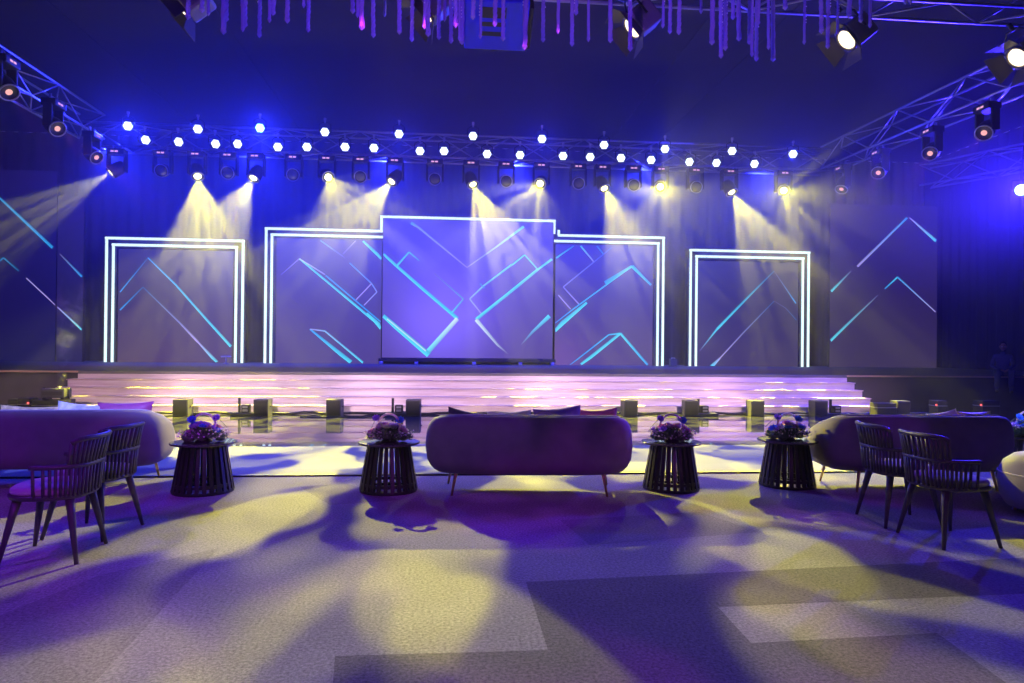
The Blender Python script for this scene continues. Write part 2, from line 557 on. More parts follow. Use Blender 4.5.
screen('screen left of the middle screen with nested diagonal light lines', (275, 275), (381.5, 381.5), 239, 362, [
    ([(281, 274.7), (299.4, 258.6)], .9, .9, D2, LIL), ([(299.4, 258.6), (382, 327.4)], 1.6, 2.4, CY1, CY1), ([(299.4, 258.6), (325, 274.5)], 1.0, 1.0, WHT, LIL),
    ([(326, 275.6), (380.5, 321.6)], 1.2, 1.2, CY2, CY2), ([(320.4, 240.4), (343.9, 257)], 1.1, .9, CY2, D2), ([(349.7, 263), (371.7, 283.5), (377, 292), (364, 305.4)], 1.0, 1.0, CY2, LIL),
    ([(371.7, 283.5), (356, 300)], 1, 1, LIL, LIL), ([(355.6, 241), (343, 254)], 1, .9, LIL, D2), ([(363, 241), (382, 258.6)], 2, 3.2, CY1, CY1), ([(367, 313), (382, 328)], 1.5, 5, CY1, CY1),
    ([(310, 329), (351, 362.6)], 1.6, 4.5, CY2, CY1), ([(310, 329), (325, 331), (363, 362.6)], .9, 2.0, LIL, CY1)],
    bg=((.055, .045, .085), (.075, .05, .11)))
YM = YW - 0.35
screen('tall middle screen with crossing cyan diagonals and violet glow', (382.5, 382.5), (553, 553), 220.5, 356.5, [
    ([(383.4, 254), (396.6, 266), (424, 290), (450.8, 312.8), (457.5, 318.6)], 2.4, 3.4, CY1, CY1), ([(396.6, 266), (409, 252), (419.4, 260.6)], 2, 1, CY1, CY2),
    ([(457.5, 318.6), (426, 353.8)], 4.0, 4.6, WHT, CY1), ([(382.8, 315.7), (428.8, 355)], 4.0, 5.4, CY1, CY1), ([(387, 318.7), (426, 351)], 1.0, 1.2, WHT, WHT),
    ([(411, 222.8), (418, 227), (467, 267.4)], 3, .9, CY2, LIL), ([(467, 267.4), (496, 247), (523.7, 226.4)], .9, 2.6, LIL, CY1),
    ([(434, 273), (463.4, 299), (452, 312.8)], .9, 1.6, D2, CY1), ([(512, 264.5), (483, 286.4), (469.8, 299), (481.5, 313.7)], 2, 1, CY1, LIL), ([(480, 283.5), (484.5, 288)], 1, 1, CY2, CY2),
    ([(538, 269.4), (511, 291.4), (476, 319.5)], 2.6, 3.0, CY1, CY1), ([(476, 319.5), (497.7, 345), (508, 353.8)], 3.6, .8, WHT, D2),
    ([(512, 265), (524.6, 254.8), (537.8, 269.4)], 1.8, 1.2, CY1, CY1), ([(537.8, 269.4), (552, 259)], 2.0, 2.4, CY1, CY1), ([(549.5, 316), (532.5, 332), (521, 345)], 4.0, .8, CY1, D2)],
    bg=((.055, .045, .10), (.08, .05, .15)), Y=YM, zbase=HS + .22, glow=[(440, 322, 1.5, (.14, .09, .75)), (470, 280, 2.2, (.03, .02, .16))])
screen('screen right of the middle screen with roof-like cyan peaks', (555, 555), (653, 653), 243, 365, [
    ([(556, 258), (573.5, 246)], 1.6, 1.0, CY1, CY2), ([(580.8, 246), (594, 262)], 1.6, 1, CY1, LIL), ([(597, 246), (603.4, 254)], 1, 1, CY2, CY2),
    ([(611.6, 247.7), (594, 262), (563.3, 287), (578.8, 304)], 1, 1.2, DC, LIL), ([(558.3, 295), (570.6, 309)], 1, 1, LIL, LIL),
    ([(554, 330.3), (586.7, 302.5)], 5, 2.4, CY1, CY1), ([(554, 323), (632, 266)], 1.2, 1.4, CY2, CY1), ([(605, 283), (632, 266)], 4, 2.4, CY2, CY1), ([(632, 266), (651, 285)], 3.4, 2.0, CY1, CY2),
    ([(580.8, 365), (620.4, 333.3)], 3.4, 2.6, CY1, CY1), ([(620.4, 333.3), (647.6, 365)], 2.4, 2.4, CY1, CY2), ([(570, 365), (608.7, 334.7), (620.4, 333.3)], 1.2, 1.6, CY2, CY1)],
    bg=((.055, .047, .085), (.08, .05, .11)), glow=[(560, 360, 1.0, (.05, .01, .09))])
screen('screen inside the right glowing portal with faint rising diagonals', (696.5, 696.5), (798, 798), 262, 366, [
    ([(699.5, 351), (717, 329)], .8, 2.0, D2, CY1), ([(717, 329), (752, 293), (774, 271)], 2.6, 1.2, CY1, DC), ([(774, 271), (785.6, 288), (796, 303.4)], .4, 1.4, D2, CY2),
    ([(711, 367), (720, 358)], 4.0, 1.6, CY1, LIL), ([(720, 358), (742, 334), (774, 301)], 1.2, 1.0, LIL, DC), ([(774, 301), (785.6, 308), (796.4, 320)], .4, 1.2, D2, DC)],
    bg=((.028, .026, .07), (.04, .026, .065)))
screen('rightmost tall dark screen with two large peaked lines', (830, 830), (937, 937), 205, 374, [
    ([(831, 291.4), (851, 271)], 2.6, 1.2, CY1, D2), ([(857.3, 266.5), (907, 217.6)], 2.2, 2.2, LIL, CY2), ([(909.5, 217.6), (936, 241)], 1.2, 3.2, LIL, CY1),
    ([(830.4, 340.6), (877.8, 295)], 3.0, 1.0, CY1, D2), ([(884.6, 288.8), (897.5, 277)], 1.2, 1.8, CY2, CY1), ([(897.5, 277), (935.5, 312)], 1.8, 1.0, CY2, LIL)],
    bg=((.014, .009, .06), (.028, .016, .06)))
# feet under the raised middle screen
t = thing('screen_track', 'low dark rail under the tall middle screen', 'rail', (onY(468, 358, YM).x, YM + .05, HS))
W2 = 2.95
mb = MB(); mb.box((-W2, -.05, .09), (W2, .05, .20), bev=.01); mb.build('rail', M['black_metal'], t)
for x in (-W2 + .1, -1.7, 0.2, 1.75, W2 - .12):
    mb = MB(); mb.box((x - .06, -.14, 0), (x + .06, .14, .09), bev=.01); mb.build('foot', M['aluminium'], t)


def poly_tube(pts, Y, name, parent, r=.062, loc=None):
    mb = MB()
    P = [onY(x, y, Y) for x, y in pts]
    for i in range(len(P) - 1):
        a, b = P[i], P[i + 1]
        d = (b - a).normalized() * r * .8
        mb.tube([a - d, b + d], r, 8)
    o = mb.build(name, M['neon'], parent)
    for v in o.data.vertices:
        v.co -= Vector(loc)
    return o


def portal(label, x0, x1, yt0, yt1, yb, extra=None):
    """rectangular frame with two parallel light tubes"""
    pc = onY((x0 + x1) / 2, yb, YW)
    loc = (pc.x, YW, HS)
    t = thing('light_portal', label, 'light frame', loc, 0, 'glowing double line portals')
    A, B = onY(x0, (yt0 + yb) / 2, YW), onY(x1, (yt1 + yb) / 2, YW)
    zt = onY((x0 + x1) / 2, (yt0 + yt1) / 2, YW).z
    Yn = YW - .12
    for k, (ins, nm) in enumerate(((0, 'outer_light_tube'), (.21, 'inner_light_tube'))):
        mb = MB()
        a, b, z = A.x + ins - loc[0], B.x - ins - loc[0], zt - ins - HS
        r = .043
        y = Yn - YW
        mb.tube([(a, y, 0), (a, y, z)], r, 8); mb.tube([(b, y, 0), (b, y, z)], r, 8); mb.tube([(a - r, y, z), (b + r, y, z)], r, 8)
        mb.build(nm, M['neon'], t)
    mb = MB()
    a, b, z = A.x - .07 - loc[0], B.x + .07 - loc[0], zt + .07 - HS
    w = .36
    mb.box((a, -.06, 0), (a + w, .25, z)); mb.box((b - w, -.06, 0), (b, .25, z)); mb.box((a, -.06, z - w), (b, .25, z))
    mb.build('frame_body', M['screen_back'], t)
    return t


portal('square glowing double line portal on the left of the stage', 107.8, 243.6, 239.2, 240.8, 362)
portal('square glowing double line portal on the right of the stage', 689.2, 806.6, 250, 253.6, 367)
# stepped middle frame
pc = onY(468, 362, YW)
loc = (pc.x, YW, HS)
t = thing('light_portal', 'large stepped glowing frame around the three middle screens', 'light frame', loc)
Yn = YW - .12
xs = {k: onY(px, 300, Yn).x - loc[0] for k, px in dict(a=265.5, a2=271.3, c=380.6, c2=384, d=553.6, d2=557.5, e=663, e2=657.8).items()}
zz = {k: onY(468, py, Yn).z - HS for k, py in dict(lo=233.2, lo2=239, hi=218.8).items()}
r = .043
y = Yn - YW
mb = MB()
mb.tube([(xs['a'], y, 0), (xs['a'], y, zz['lo'])], r); mb.tube([(xs['a'] - r, y, zz['lo']), (xs['c'] + r, y, zz['lo'])], r)
mb.tube([(xs['c'], y, zz['lo']), (xs['c'], y, zz['hi'])], r); mb.tube([(xs['c'] - r, y, zz['hi']), (xs['d'] + r, y, zz['hi'])], r)
mb.tube([(xs['d'], y, zz['hi']), (xs['d'], y, zz['lo'] + .05)], r)
mb.build('outer_light_tube', M['neon'], t)
mb = MB()
mb.tube([(xs['d2'] + .02, y, zz['lo'] + .18), (xs['d2'] + .02, y, zz['lo'])], r)
mb.tube([(xs['d2'], y, zz['lo']), (xs['e'] + r, y, zz['lo'])], r); mb.tube([(xs['e'], y, 0), (xs['e'], y, zz['lo'])], r)
mb.build('outer_light_tube', M['neon'], t)
mb = MB()
mb.tube([(xs['a2'], y, 0), (xs['a2'], y, zz['lo2'])], r); mb.tube([(xs['a2'] - r, y, zz['lo2']), (xs['c2'], y, zz['lo2'])], r)
mb.build('inner_light_tube', M['neon'], t)
mb = MB()
mb.tube([(xs['d'], y, zz['lo2']), (xs['e2'] + r, y, zz['lo2'])], r); mb.tube([(xs['e2'], y, 0), (xs['e2'], y, zz['lo2'])], r)
mb.build('inner_light_tube', M['neon'], t)
mb = MB()
mb.box((xs['a'] - .08, -.06, 0), (xs['a2'] + .12, .25, zz['lo'] + .08)); mb.box((xs['e2'] - .12, -.06, 0), (xs['e'] + .08, .25, zz['lo'] + .08))
mb.box((xs['a'] - .08, -.06, zz['lo2'] - .08), (xs['c'] - .02, .25, zz['lo'] + .08)); mb.box((xs['d'] + .02, -.06, zz['lo2'] - .08), (xs['e'] + .08, .25, zz['lo'] + .08))
mb.box((xs['c'] - .08, -.06, zz['lo'] - .1), (xs['d'] + .08, .25, zz['hi'] + .08))
mb.build('frame_body', M['screen_back'], t)

# ------------------------------------------------------------------ trusses
def truss(label, A, B, size=.55, rot=0.0, bay=.9, group='lighting trusses', r=.026):
    """square truss from A to B, the centre line given"""
    A, B = Vector(A), Vector(B)
    t = (B - A); L = t.length; t.normalize()
    side = t.cross(Vector((0, 0, 1))).normalized(); up = side.cross(t)
    o = thing('truss', label, 'truss', A, 0, group)
    h = size / 2
    cs = [side * sx * h + up * sz * h for sx, sz in ((-1, -1), (1, -1), (1, 1), (-1, 1))]
    for c in cs:
        mb = MB(); mb.tube([c, c + t * L], r, 8); mb.build('chord', M['aluminium'], o)
    n = min(24, max(2, round(L / bay)))
    k = 0
    for fi in range(4):
        a, b = cs[fi], cs[(fi + 1) % 4]
        for i in range(n):
            s0, s1 = L * i / n, L * (i + 1) / n
            p, q = (a, b) if (i + fi) % 2 else (b, a)
            mb = MB(); mb.tube([p + t * s0, q + t * s1], r * .62, 6); mb.build('brace', M['aluminium'], o)
    return o


YT = 17.0
p0, p1 = onY(100, 121, YT), onY(812, 149, YT)
ZT = (p0.z + p1.z) / 2
Zc = ZT - .275
ts = truss('long truss carrying rows of lit round lamps above the stage front', (p0.x - .4, YT + .275, Zc), (p1.x + .5, YT + .275, Zc), bay=.93)
xL, xR = p0.x - .35, p1.x + .45
truss('left side truss running from the stage corner toward the camera', (xL + .22, YT - .1, Zc + .14), (xL + .22, 7.5, Zc + .14), bay=.95)
truss('right side truss running from the stage corner toward the camera', (xR, YT - .1, Zc), (xR + .45, 7.5, Zc), bay=.95)
a, b = onY(1075, 150, 15.0), onY(925, 185, 18.0)
truss('short truss far right beyond the side truss beside the blue flood', (a.x, 15.0, Zc - .1), (b.x, 18.0, Zc - .1), bay=.8)
YFT = 9.6
zf = onY(950, 14, YFT).z
truss('overhead front truss at the top edge above the hanging rods', (-9, YFT, zf + .3), (xR + .1, YFT, zf + .3), bay=.9)

# ------------------------------------------------------------------ lamps
LIGHTS = []


def spot(loc, target, color, power, angle, blend=.5, radius=.05, gobo=None, name='lamp', shutter=None):
    d = bpy.data.lights.new(name, 'SPOT')
    d.energy = power; d.color = color; d.spot_size = math.radians(angle); d.spot_blend = blend; d.shadow_soft_size = radius
    o = bpy.data.objects.new(name, d); col.objects.link(o)
    o.location = loc
    o.rotation_euler = (Vector(target) - Vector(loc)).to_track_quat('-Z', 'Y').to_euler()
    if gobo:
        d.use_nodes = True
        nt = d.node_tree
        e = nt.nodes['Emission']
        tc = nt.nodes.new('ShaderNodeTexCoord')
        sp = nt.nodes.new('ShaderNodeSeparateXYZ')
        nt.links.new(tc.outputs['Normal'], sp.inputs[0])
        az = nt.nodes.new('ShaderNodeMath'); az.operation = 'ABSOLUTE'
        nt.links.new(sp.outputs['Z'], az.inputs[0])
        dx = nt.nodes.new('ShaderNodeMath'); dx.operation = 'DIVIDE'; nt.links.new(sp.outputs['X'], dx.inputs[0]); nt.links.new(az.outputs[0], dx.inputs[1])
        dy = nt.nodes.new('ShaderNodeMath'); dy.operation = 'DIVIDE'; nt.links.new(sp.outputs['Y'], dy.inputs[0]); nt.links.new(az.outputs[0], dy.inputs[1])
        cb = nt.nodes.new('ShaderNodeCombineXYZ'); nt.links.new(dx.outputs[0], cb.inputs[0]); nt.links.new(dy.outputs[0], cb.inputs[1])
        cb.inputs[2].default_value = gobo[0]
        vo = nt.nodes.new('ShaderNodeTexNoise'); vo.inputs['Scale'].default_value = gobo[1]; vo.inputs['Detail'].default_value = 1.0
        nt.links.new(cb.outputs[0], vo.inputs['Vector'])
        mr = nt.nodes.new('ShaderNodeMapRange'); mr.interpolation_type = 'SMOOTHSTEP'
        mr.inputs['From Min'].default_value = gobo[2]; mr.inputs['From Max'].default_value = gobo[3]
        mr.inputs['To Min'].default_value = gobo[4]; mr.inputs['To Max'].default_value = 1
        nt.links.new(vo.outputs['Fac'], mr.inputs['Value']); nt.links.new(mr.outputs[0], e.inputs['Strength'])
    if shutter:
        d.use_nodes = True
        nt = d.node_tree
        e = nt.nodes['Emission']
        tc = nt.nodes.new('ShaderNodeTexCoord')
        sp = nt.nodes.new('ShaderNodeSeparateXYZ')
        nt.links.new(tc.outputs['Normal'], sp.inputs[0])
        az = nt.nodes.new('ShaderNodeMath'); az.operation = 'ABSOLUTE'; nt.links.new(sp.outputs['Z'], az.inputs[0])
        outs = []
        for ax, lim in (('X', shutter[0]), ('Y', shutter[1])):
            dv = nt.nodes.new('ShaderNodeMath'); dv.operation = 'DIVIDE'; nt.links.new(sp.outputs[ax], dv.inputs[0]); nt.links.new(az.outputs[0], dv.inputs[1])
            ab = nt.nodes.new('ShaderNodeMath'); ab.operation = 'ABSOLUTE'; nt.links.new(dv.outputs[0], ab.inputs[0])
            mr = nt.nodes.new('ShaderNodeMapRange'); mr.interpolation_type = 'SMOOTHSTEP'
            mr.inputs['From Min'].default_value = lim * (1 - shutter[2]); mr.inputs['From Max'].default_value = lim
            mr.inputs['To Min'].default_value = 1; mr.inputs['To Max'].default_value = 0
            nt.links.new(ab.outputs[0], mr.inputs['Value']); outs.append(mr)
        mu = nt.nodes.new('ShaderNodeMath'); mu.operation = 'MULTIPLY'
        nt.links.new(outs[0].outputs[0], mu.inputs[0]); nt.links.new(outs[1].outputs[0], mu.inputs[1])
        nt.links.new(mu.outputs[0], e.inputs['Strength'])
    return o


def aim_mat(loc, target):
    """matrix whose +Z looks at the target"""
    d = Vector(target) - Vector(loc)
    return Matrix.Translation(Vector(loc)) @ d.to_track_quat('Z', 'Y').to_matrix().to_4x4()


# --- LED par lamps: built once, aimed by rotating the whole lamp about its clamp
def make_par(face):
    t = thing('par_lamp', 'x', 'stage lamp')
    # local: +Z is the beam; clamp at -Y... built around the origin
    mb = MB()
    mb.lathe([(.05, -.22), (.085, -.2), (.105, -.1), (.112, .0), (.112, .035), (.1, .035)], 20)
    mb.build('housing', M['black_metal'], t)
    mb = MB()
    n = 6
    mb.lathe([(.104, .03), (.104, .038)], 6, smooth=False)
    mb.build('lens', face, t)
    mb = MB()
    mb.tube([(-.13, 0, -.06), (-.13, .16, -.06), (-.06, .21, -.06), (.06, .21, -.06), (.13, .16, -.06), (.13, 0, -.06)], .011, 6)
    mb.build('yoke', M['black_metal'], t)
    mb = MB()
    mb.tube([(0, .2, -.06), (0, .28, -.06)], .02, 8); mb.box((-.03, .26, -.09), (.03, .32, -.03), bev=.008)
    mb.build('clamp', M['aluminium'], t)
    return t


par0 = make_par(M['par_face'])
parc = make_par(M['par_face_cyan'])
UP = [(128, 126), (198, 129), (260, 128), (325, 132), (399, 134), (473, 136), (542, 139), (604, 145), (665, 149), (732, 151), (793, 154)]
LO = [(145, 140), (178, 142), (215, 144), (237, 144), (278, 147), (307, 147), (345, 147), (374, 148), (420, 151), (444, 151), (487, 154), (520, 155), (563, 156), (590, 157), (621, 158), (651, 160), (690, 162), (717, 163), (755, 164)]
ORD = ['first', 'second', 'third', 'fourth', 'fifth', 'sixth', 'seventh', 'eighth', 'ninth', 'tenth', 'eleventh', 'twelfth', 'thirteenth', 'fourteenth', 'fifteenth', 'sixteenth', 'seventeenth', 'eighteenth', 'nineteenth', 'twentieth']
used = set()
PARPOS = []


def place_par(px, py, Y, label, cyan=False, tgt=None, group='lit par lamps on the stage truss'):
    src = parc if cyan else par0
    P = onY(px, py, Y)
    tg = tgt or (P.x * .25 + R.uniform(-1, 1), 1.0, 1.5)
    d = (Vector(tg) - P).normalized()
    q = d.to_track_quat('Z', 'Y')
    if src.name not in used:
        used.add(src.name)
        o = src
        o.location = P; o.rotation_euler = q.to_euler(); o['label'] = label; o['group'] = group
    else:
        o = dup(src, P, rot=q.to_euler(), label=label, group=group)
    PARPOS.append((P, Vector(tg)))
    return o


for i, (x, y) in enumerate(UP):
    nm = 'lit round par lamp in the upper truss row, %s from the left' % ORD[i]
    if i == 2: nm = 'cyan lit par lamp with a wide halo in the upper truss row'
    place_par(x, y, YT - .3, nm, cyan=(i in (0, 2)) and i == 2)
for i, (x, y) in enumerate(LO):
    tg = None
    if i < 4: tg = (5, 4, 3.5)
    if i > 15: tg = (-5, 4, 3.5)
    place_par(x, y, YT - .3, 'lit round par lamp in the lower truss row, %s from the left' % ORD[i], tgt=tg)


# --- moving heads: base, yoke arms, head, lens; the head hangs below the base
def make_head(face, glow=True, lr=.08):
    t = thing('moving_head', 'x', 'stage lamp')
    mb = MB(); mb.box((-.19, -.13, -.13), (.19, .13, 0), bev=.02); mb.build('base', M['black_plastic'], t)
    mb = MB(); mb.box((-.09, -.133, -.085), (-.02, -.129, -.05)); mb.box((.0, -.133, -.085), (.07, -.129, -.05)); mb.build('display', M['display_led'], t)
    mb = MB(); mb.box((-.21, -.08, -.52), (-.165, .08, -.1), bev=.015); mb.build('yoke_arm', M['black_plastic'], t)
    mb = MB(); mb.box((.165, -.08, -.52), (.21, .08, -.1), bev=.015); mb.build('yoke_arm', M['black_plastic'], t)
    mb = MB(); mb.tube([(-.1, 0, 0), (-.1, 0, .1)], .025, 8); mb.build('clamp', M['aluminium'], t)
    mb = MB(); mb.tube([(.1, 0, 0), (.1, 0, .1)], .025, 8); mb.build('clamp', M['aluminium'], t)
    h = bpy.data.objects.new('head', None)
    # head built as a mesh with its own orientation: pivot at z=-.45
    mb = MB(); mb.lathe([(.06, -.2), (.12, -.17), (.15, -.05), (.155, .1), (.15, .16), (.135, .17), (.13, .155)], 20)
    hd = mb.build('head', M['black_plastic'], t)
    hd.location = (0, 0, -.45)
    mb = MB(); mb.lathe([(lr if glow else .128, .15), (lr if glow else .128, .16), (.02, .167)], 20)
    ln = mb.build('lens', face, hd)
    mb = MB(); mb.tube([(.142 * math.cos(a * PI / 12), .142 * math.sin(a * PI / 12), .168) for a in range(24)], .012, 6, closed=True)
    mb.build('lens_rim', M['aluminium'], hd)
    bpy.data.objects.remove(h)
    return t


def aim_head(t, tgt):
    """turn the head part toward the target; the pan stays in the base"""
    hd = [c for c in kids(t) if c.name.startswith('head')][0]
    p = Vector(t.location) + Vector((0, 0, -.45))
    d = (Vector(tgt) - p)
    d = Matrix.Rotation(-t.rotation_euler.z, 3, 'Z') @ d
    hd.rotation_euler = d.to_track_quat('Z', 'Y').to_euler()
    return p + (Matrix.Rotation(t.rotation_euler.z, 3, 'Z') @ d).normalized() * .16


yh0 = make_head(M['head_face'])
oh0 = make_head(M['head_off'], False)
ph0 = make_head(M['pink_face'], True, .05)
first = {}


def place_head(src, P, tgt, label, group, rz=0.0):
    if src.name not in first:
        first[src.name] = 1
        o = src; o.location = P; o.rotation_euler = (0, 0, rz); o['label'] = label; o['group'] = group
    else:
        o = dup(src, P, rz, label, group)
    return o, aim_head(o, tgt)


YEL = (0.96, 0.87, 0.02)
# picture place of the lit lens, floor point the beam is aimed at
BE = [(117, 177, -14.0, 14.0), (197, 181, -4.2, 13.6), (256, 182, -6.3, 13.8), (327, 183, 1.0, 7.0), (395, 183, -5.0, 13.6), (471, 187, 2.4, 13.6), (541, 189, -1.0, 6.5), (602, 191, 5.4, 13.6), (660, 193, 1.9, 4.6), (729, 196, 8.6, 13.8), (783, 196, 4.0, 4.6)]
wch = ['leftmost', 'second from left', 'third from left', 'fourth from left', 'fifth from left', 'middle', 'sixth from right', 'fourth from right', 'third from right', 'second from right', 'rightmost']
wch[6] = 'fifth from right'
YH = YT - .1
for i, (px, py, tx, ty) in enumerate(BE):
    pw_, an_, sc_, lo_ = (23000, 48, 15.0, 0) if ty > 8 else ((12000, 34, 12.0, .03) if ty > 5 else (12000, 40, 9.0, .05))
    P = onY(px, py, YH) + Vector((0, 0, .5))
    P.z = Zc - .275 - .1
    o, lens = place_head(yh0, P, (tx, ty, 0), 'moving head throwing a yellow beam under the truss, %s' % wch[i], 'moving heads throwing yellow beams')
    spot(lens + (Vector((tx, ty, 0)) - lens).normalized() * .06, (tx, ty, 0), YEL, pw_ * (.4 if i == 0 else 1), an_ if i else 34, .35, .03, gobo=(i * 3.1 + 4.4, sc_, .52, .58, lo_))
OFF = [163, 229, 294, 361, 435, 506, 578, 633, 695]
for i, px in enumerate(OFF):
    P = onY(px, 172, YH); P.z = Zc - .275 - .1
    place_head(oh0, P, (P.x * .8, 6, 2.4), 'unlit moving head between yellow beams under the truss, %s from the left' % ORD[i], 'unlit moving heads on the stage truss')

# side truss heads with pink lenses
PINK = (0.45, 0.08, 1.0)
SD = [(4, 122, 11.6, (-2, 9, 0), 'left side truss, at the picture edge'), (53, 146, 13.6, (0, 9, 0), 'left side truss, second from the stage corner'), (92, 158, 15.6, (0, 12, 0), 'left side truss, pale and nearest the stage corner'),
      (843, 188, 16.2, (6.5, 14, 0), 'right side truss, nearest the stage corner'), (880, 180, 14.8, (3, 9, 0), 'right side truss, second from the stage corner'), (932, 163, 13.2, (3, 8, 0), 'right side truss, third from the stage corner'), (987, 142, 11.8, (3, 8, 0), 'right side truss, fourth from the stage corner')]
for i, (px, py, Y, tgt, w) in enumerate(SD):
    P = onY(px, py, Y)
    P.z = Zc - .275 - .1
    o, lens = place_head(ph0, P, tgt, 'pink lit moving head under the %s' % w, 'pink moving heads on the side trusses', rz=PI / 2 if px < 500 else -PI / 2)
    spot(lens + (Vector(tgt) - lens).normalized() * .06, tgt, PINK, 420, 26, .5, .03, gobo=(i * 1.7 + 40, 7.0, .42, .6, .1))

# --- fresnels with barn doors
def make_fresnel():
    t = thing('fresnel_lamp', 'x', 'stage lamp')
    # beam is +Z
    t.scale = (1.3, 1.3, 1.3)
    mb = MB()
    mb.box((-.13, -.14, -.22), (.13, .14, .06), bev=.03)
    for k in range(4):
        mb.box((-.132, -.09 + k * .05, -.16), (.132, -.065 + k * .05, -.04))
    mb.build('housing', M['lamp_body'], t)
    mb = MB(); mb.lathe([(.11, .055), (.105, .075), (.06, .092), (.01, .098)], 24); mb.build('lens', M['fresnel_face'], t)
    mb = MB(); mb.tube([(.125 * math.cos(a * PI / 12), .125 * math.sin(a * PI / 12), .07) for a in range(24)], .014, 6, closed=True); mb.build('lens_rim', M['barn'], t)
    for k in range(4):
        Mx = Matrix.Rotation(k * PI / 2, 4, 'Z') @ Matrix.Translation((0, .135, .07)) @ Matrix.Rotation(-.75, 4, 'X')
        mb = MB()
        w0, w1, h = .11, .17, .17
        pts = [(-w0, -.003, 0), (w0, -.003, 0), (w1, -.003, h), (-w1, -.003, h), (-w0, .003, 0), (w0, .003, 0), (w1, .003, h), (-w1, .003, h)]
        mb.add([Mx @ Vector(q) for q in pts], [(0, 1, 2, 3), (7, 6, 5, 4), (0, 4, 5, 1), (1, 5, 6, 2), (2, 6, 7, 3), (3, 7, 4, 0)])
        mb.build('barn_door', M['barn'], t)
    mb = MB()
    mb.tube([(-.16, 0, -.08), (-.16, .2, -.08), (-.08, .27, -.08), (.08, .27, -.08), (.16, .2, -.08), (.16, 0, -.08)], .013, 6)
    mb.tube([(0, .27, -.08), (0, .36, -.08)], .025, 8)
    mb.build('yoke', M['black_metal'], t)
    return t


fr0 = make_fresnel()
FR = [(188, 4, (-6.2, 7.0, 0), 'above the rods at the far left'), (430, 8, (-2.6, 7.2, 0), 'behind the rods left of the blue lit projector'), (637, 24, (.2, 7.2, 0), 'behind the rods right of the blue lit projector'), (851, 36, (3.0, 7.0, 0), 'right of the last hanging rods'), (1022, 54, (5.2, 6.6, 0), 'at the right picture edge')]
for i, (px, py, tgt, w) in enumerate(FR):
    P = onY(px, py, YFT - .1)
    tgt = (P.x - 5.5, YFT - .3, 1.2)
    d = Vector(tgt) - P
    q = d.to_track_quat('Z', 'Y').to_euler()
    lb = 'warm lit fresnel lamp with barn doors %s' % w
    if i == 0:
        fr0.location = P; fr0.rotation_euler = q; fr0['label'] = lb; fr0['group'] = 'fresnel lamps along the front truss'
    else:
        dup(fr0, P, rot=q, label=lb, group='fresnel lamps along the front truss')
    spot(P + d.normalized() * .12, tgt, (1.0, 0.78, 0.5), 45, 50, .6, .05)

# --- blue flood on the right
PFl = onY(1021, 190, 14.5)
t = thing('flood_lamp', 'dazzling blue flood lamp at the right picture edge', 'stage lamp', PFl)
q = Vector((-PFl.x * .6, 2 - 14.5, -2.5)).to_track_quat('Z', 'Y').to_euler()
t.rotation_euler = q
mb = MB(); mb.lathe([(.06, -.2), (.11, -.17), (.14, -.02), (.14, .03), (.125, .03)], 20); mb.build('housing', M['black_metal'], t)
mb = MB(); mb.lathe([(.12, .025), (.12, .036)], 20); mb.build('lens', M['flood_face'], t)
mb = MB(); mb.tube([(-.16, 0, -.05), (-.16, .22, -.05), (.16, .22, -.05), (.16, 0, -.05)], .012, 6); mb.build('yoke', M['black_metal'], t)
mb = MB(); mb.tube([(0, .22, -.05), (0, .95, .15)], .02, 8); mb.build('hanging_pole', M['black_metal'], t)
spot(PFl + Vector((-.03, -.12, -.02)), (0.5, 6, 0), (.03, .015, 1.0), 7500, 150, .8, .08)

# ------------------------------------------------------------------ washes from the rig, and added spots without fixtures
PB = (.014, .022, 1.0)
for i in (0, 1, 2, 4, 6, 8, 10):
    P, tg = PARPOS[i]
    P = P + (tg - P).normalized() * .1
    pw = {0: 1600, 2: 2400}.get(i, 500)
    spot(P, (tg.x * .6, 4.5, 0), PB, pw, 130, .8, .08)
for x in (-8, -4.8, -1.6, 1.6, 4.8, 8):  # added spots along the truss, no fixtures, turning haze and drape blue
    spot((x, YT + .1, 5.9), (x * 1.1, 23.5, 4.2), PB, 3400, 110, .8, .08)
# unseen blue violet spots, added overhead to tint the carpet
for x, y, pw in ((-5.5, 3.0, 900), (6.5, 3.0, 130)):
    spot((x, y, 6.3), (x * .7, y - .5, 0), (.20, .012, 1.0), pw, 110, .8, .15)
# unseen violet spots added behind the camera to light the hanging rods
for x in (-4.5, 4.5):
    spot((x, -2.5, 4.4), (x * .2 + .6, 8, 5.7), (.30, .09, 1.0), 1500, 40, .6, .05)
spot((2.5, -3, 4.6), (-.3, 7, .5), (.5, .03, .9), 1000, 50, .5, .05, gobo=(5, 9, .47, .6, 0))  # unseen spots, added for violet patches on sofas and chairs
spot((-1, -2, 4.2), (-3.2, 5.2, .6), (.32, .03, 1.0), 600, 34, .6, .05)
for x in (-3.6, 0, 3.6):  # more unseen spots, added to tint the sofa backs
    spot((x, 2.0, 6.2), (x, 7.2, .7), (.35, .05, 1.0), 380, 34, .5, .05, gobo=(x + 3, 12, .48, .58, .05))
# unseen framed front-of-house spots, added to light the steps
for x in (-8.0, -4.0, 0, 4.0, 8.0):
    spot((x, 1.5, 6.6), (x * 1.03 + .3, 15.9, .42), (1.0, .66, .86) if abs(x) < 7 else (.9, .5, .72), 9500 if abs(x) < 7 else 5000, 30, .3, .06, shutter=(.21, .062, .5))
for x in (-3.4, 4.0):  # unseen spots added to turn the satin floor strip blue
    spot((x, 1.0, 6.6), (x * 1.05, 9.4, 0), (.20, .26, 1.0), 7000, 60, .3, .05, shutter=(.55, .085, .4))
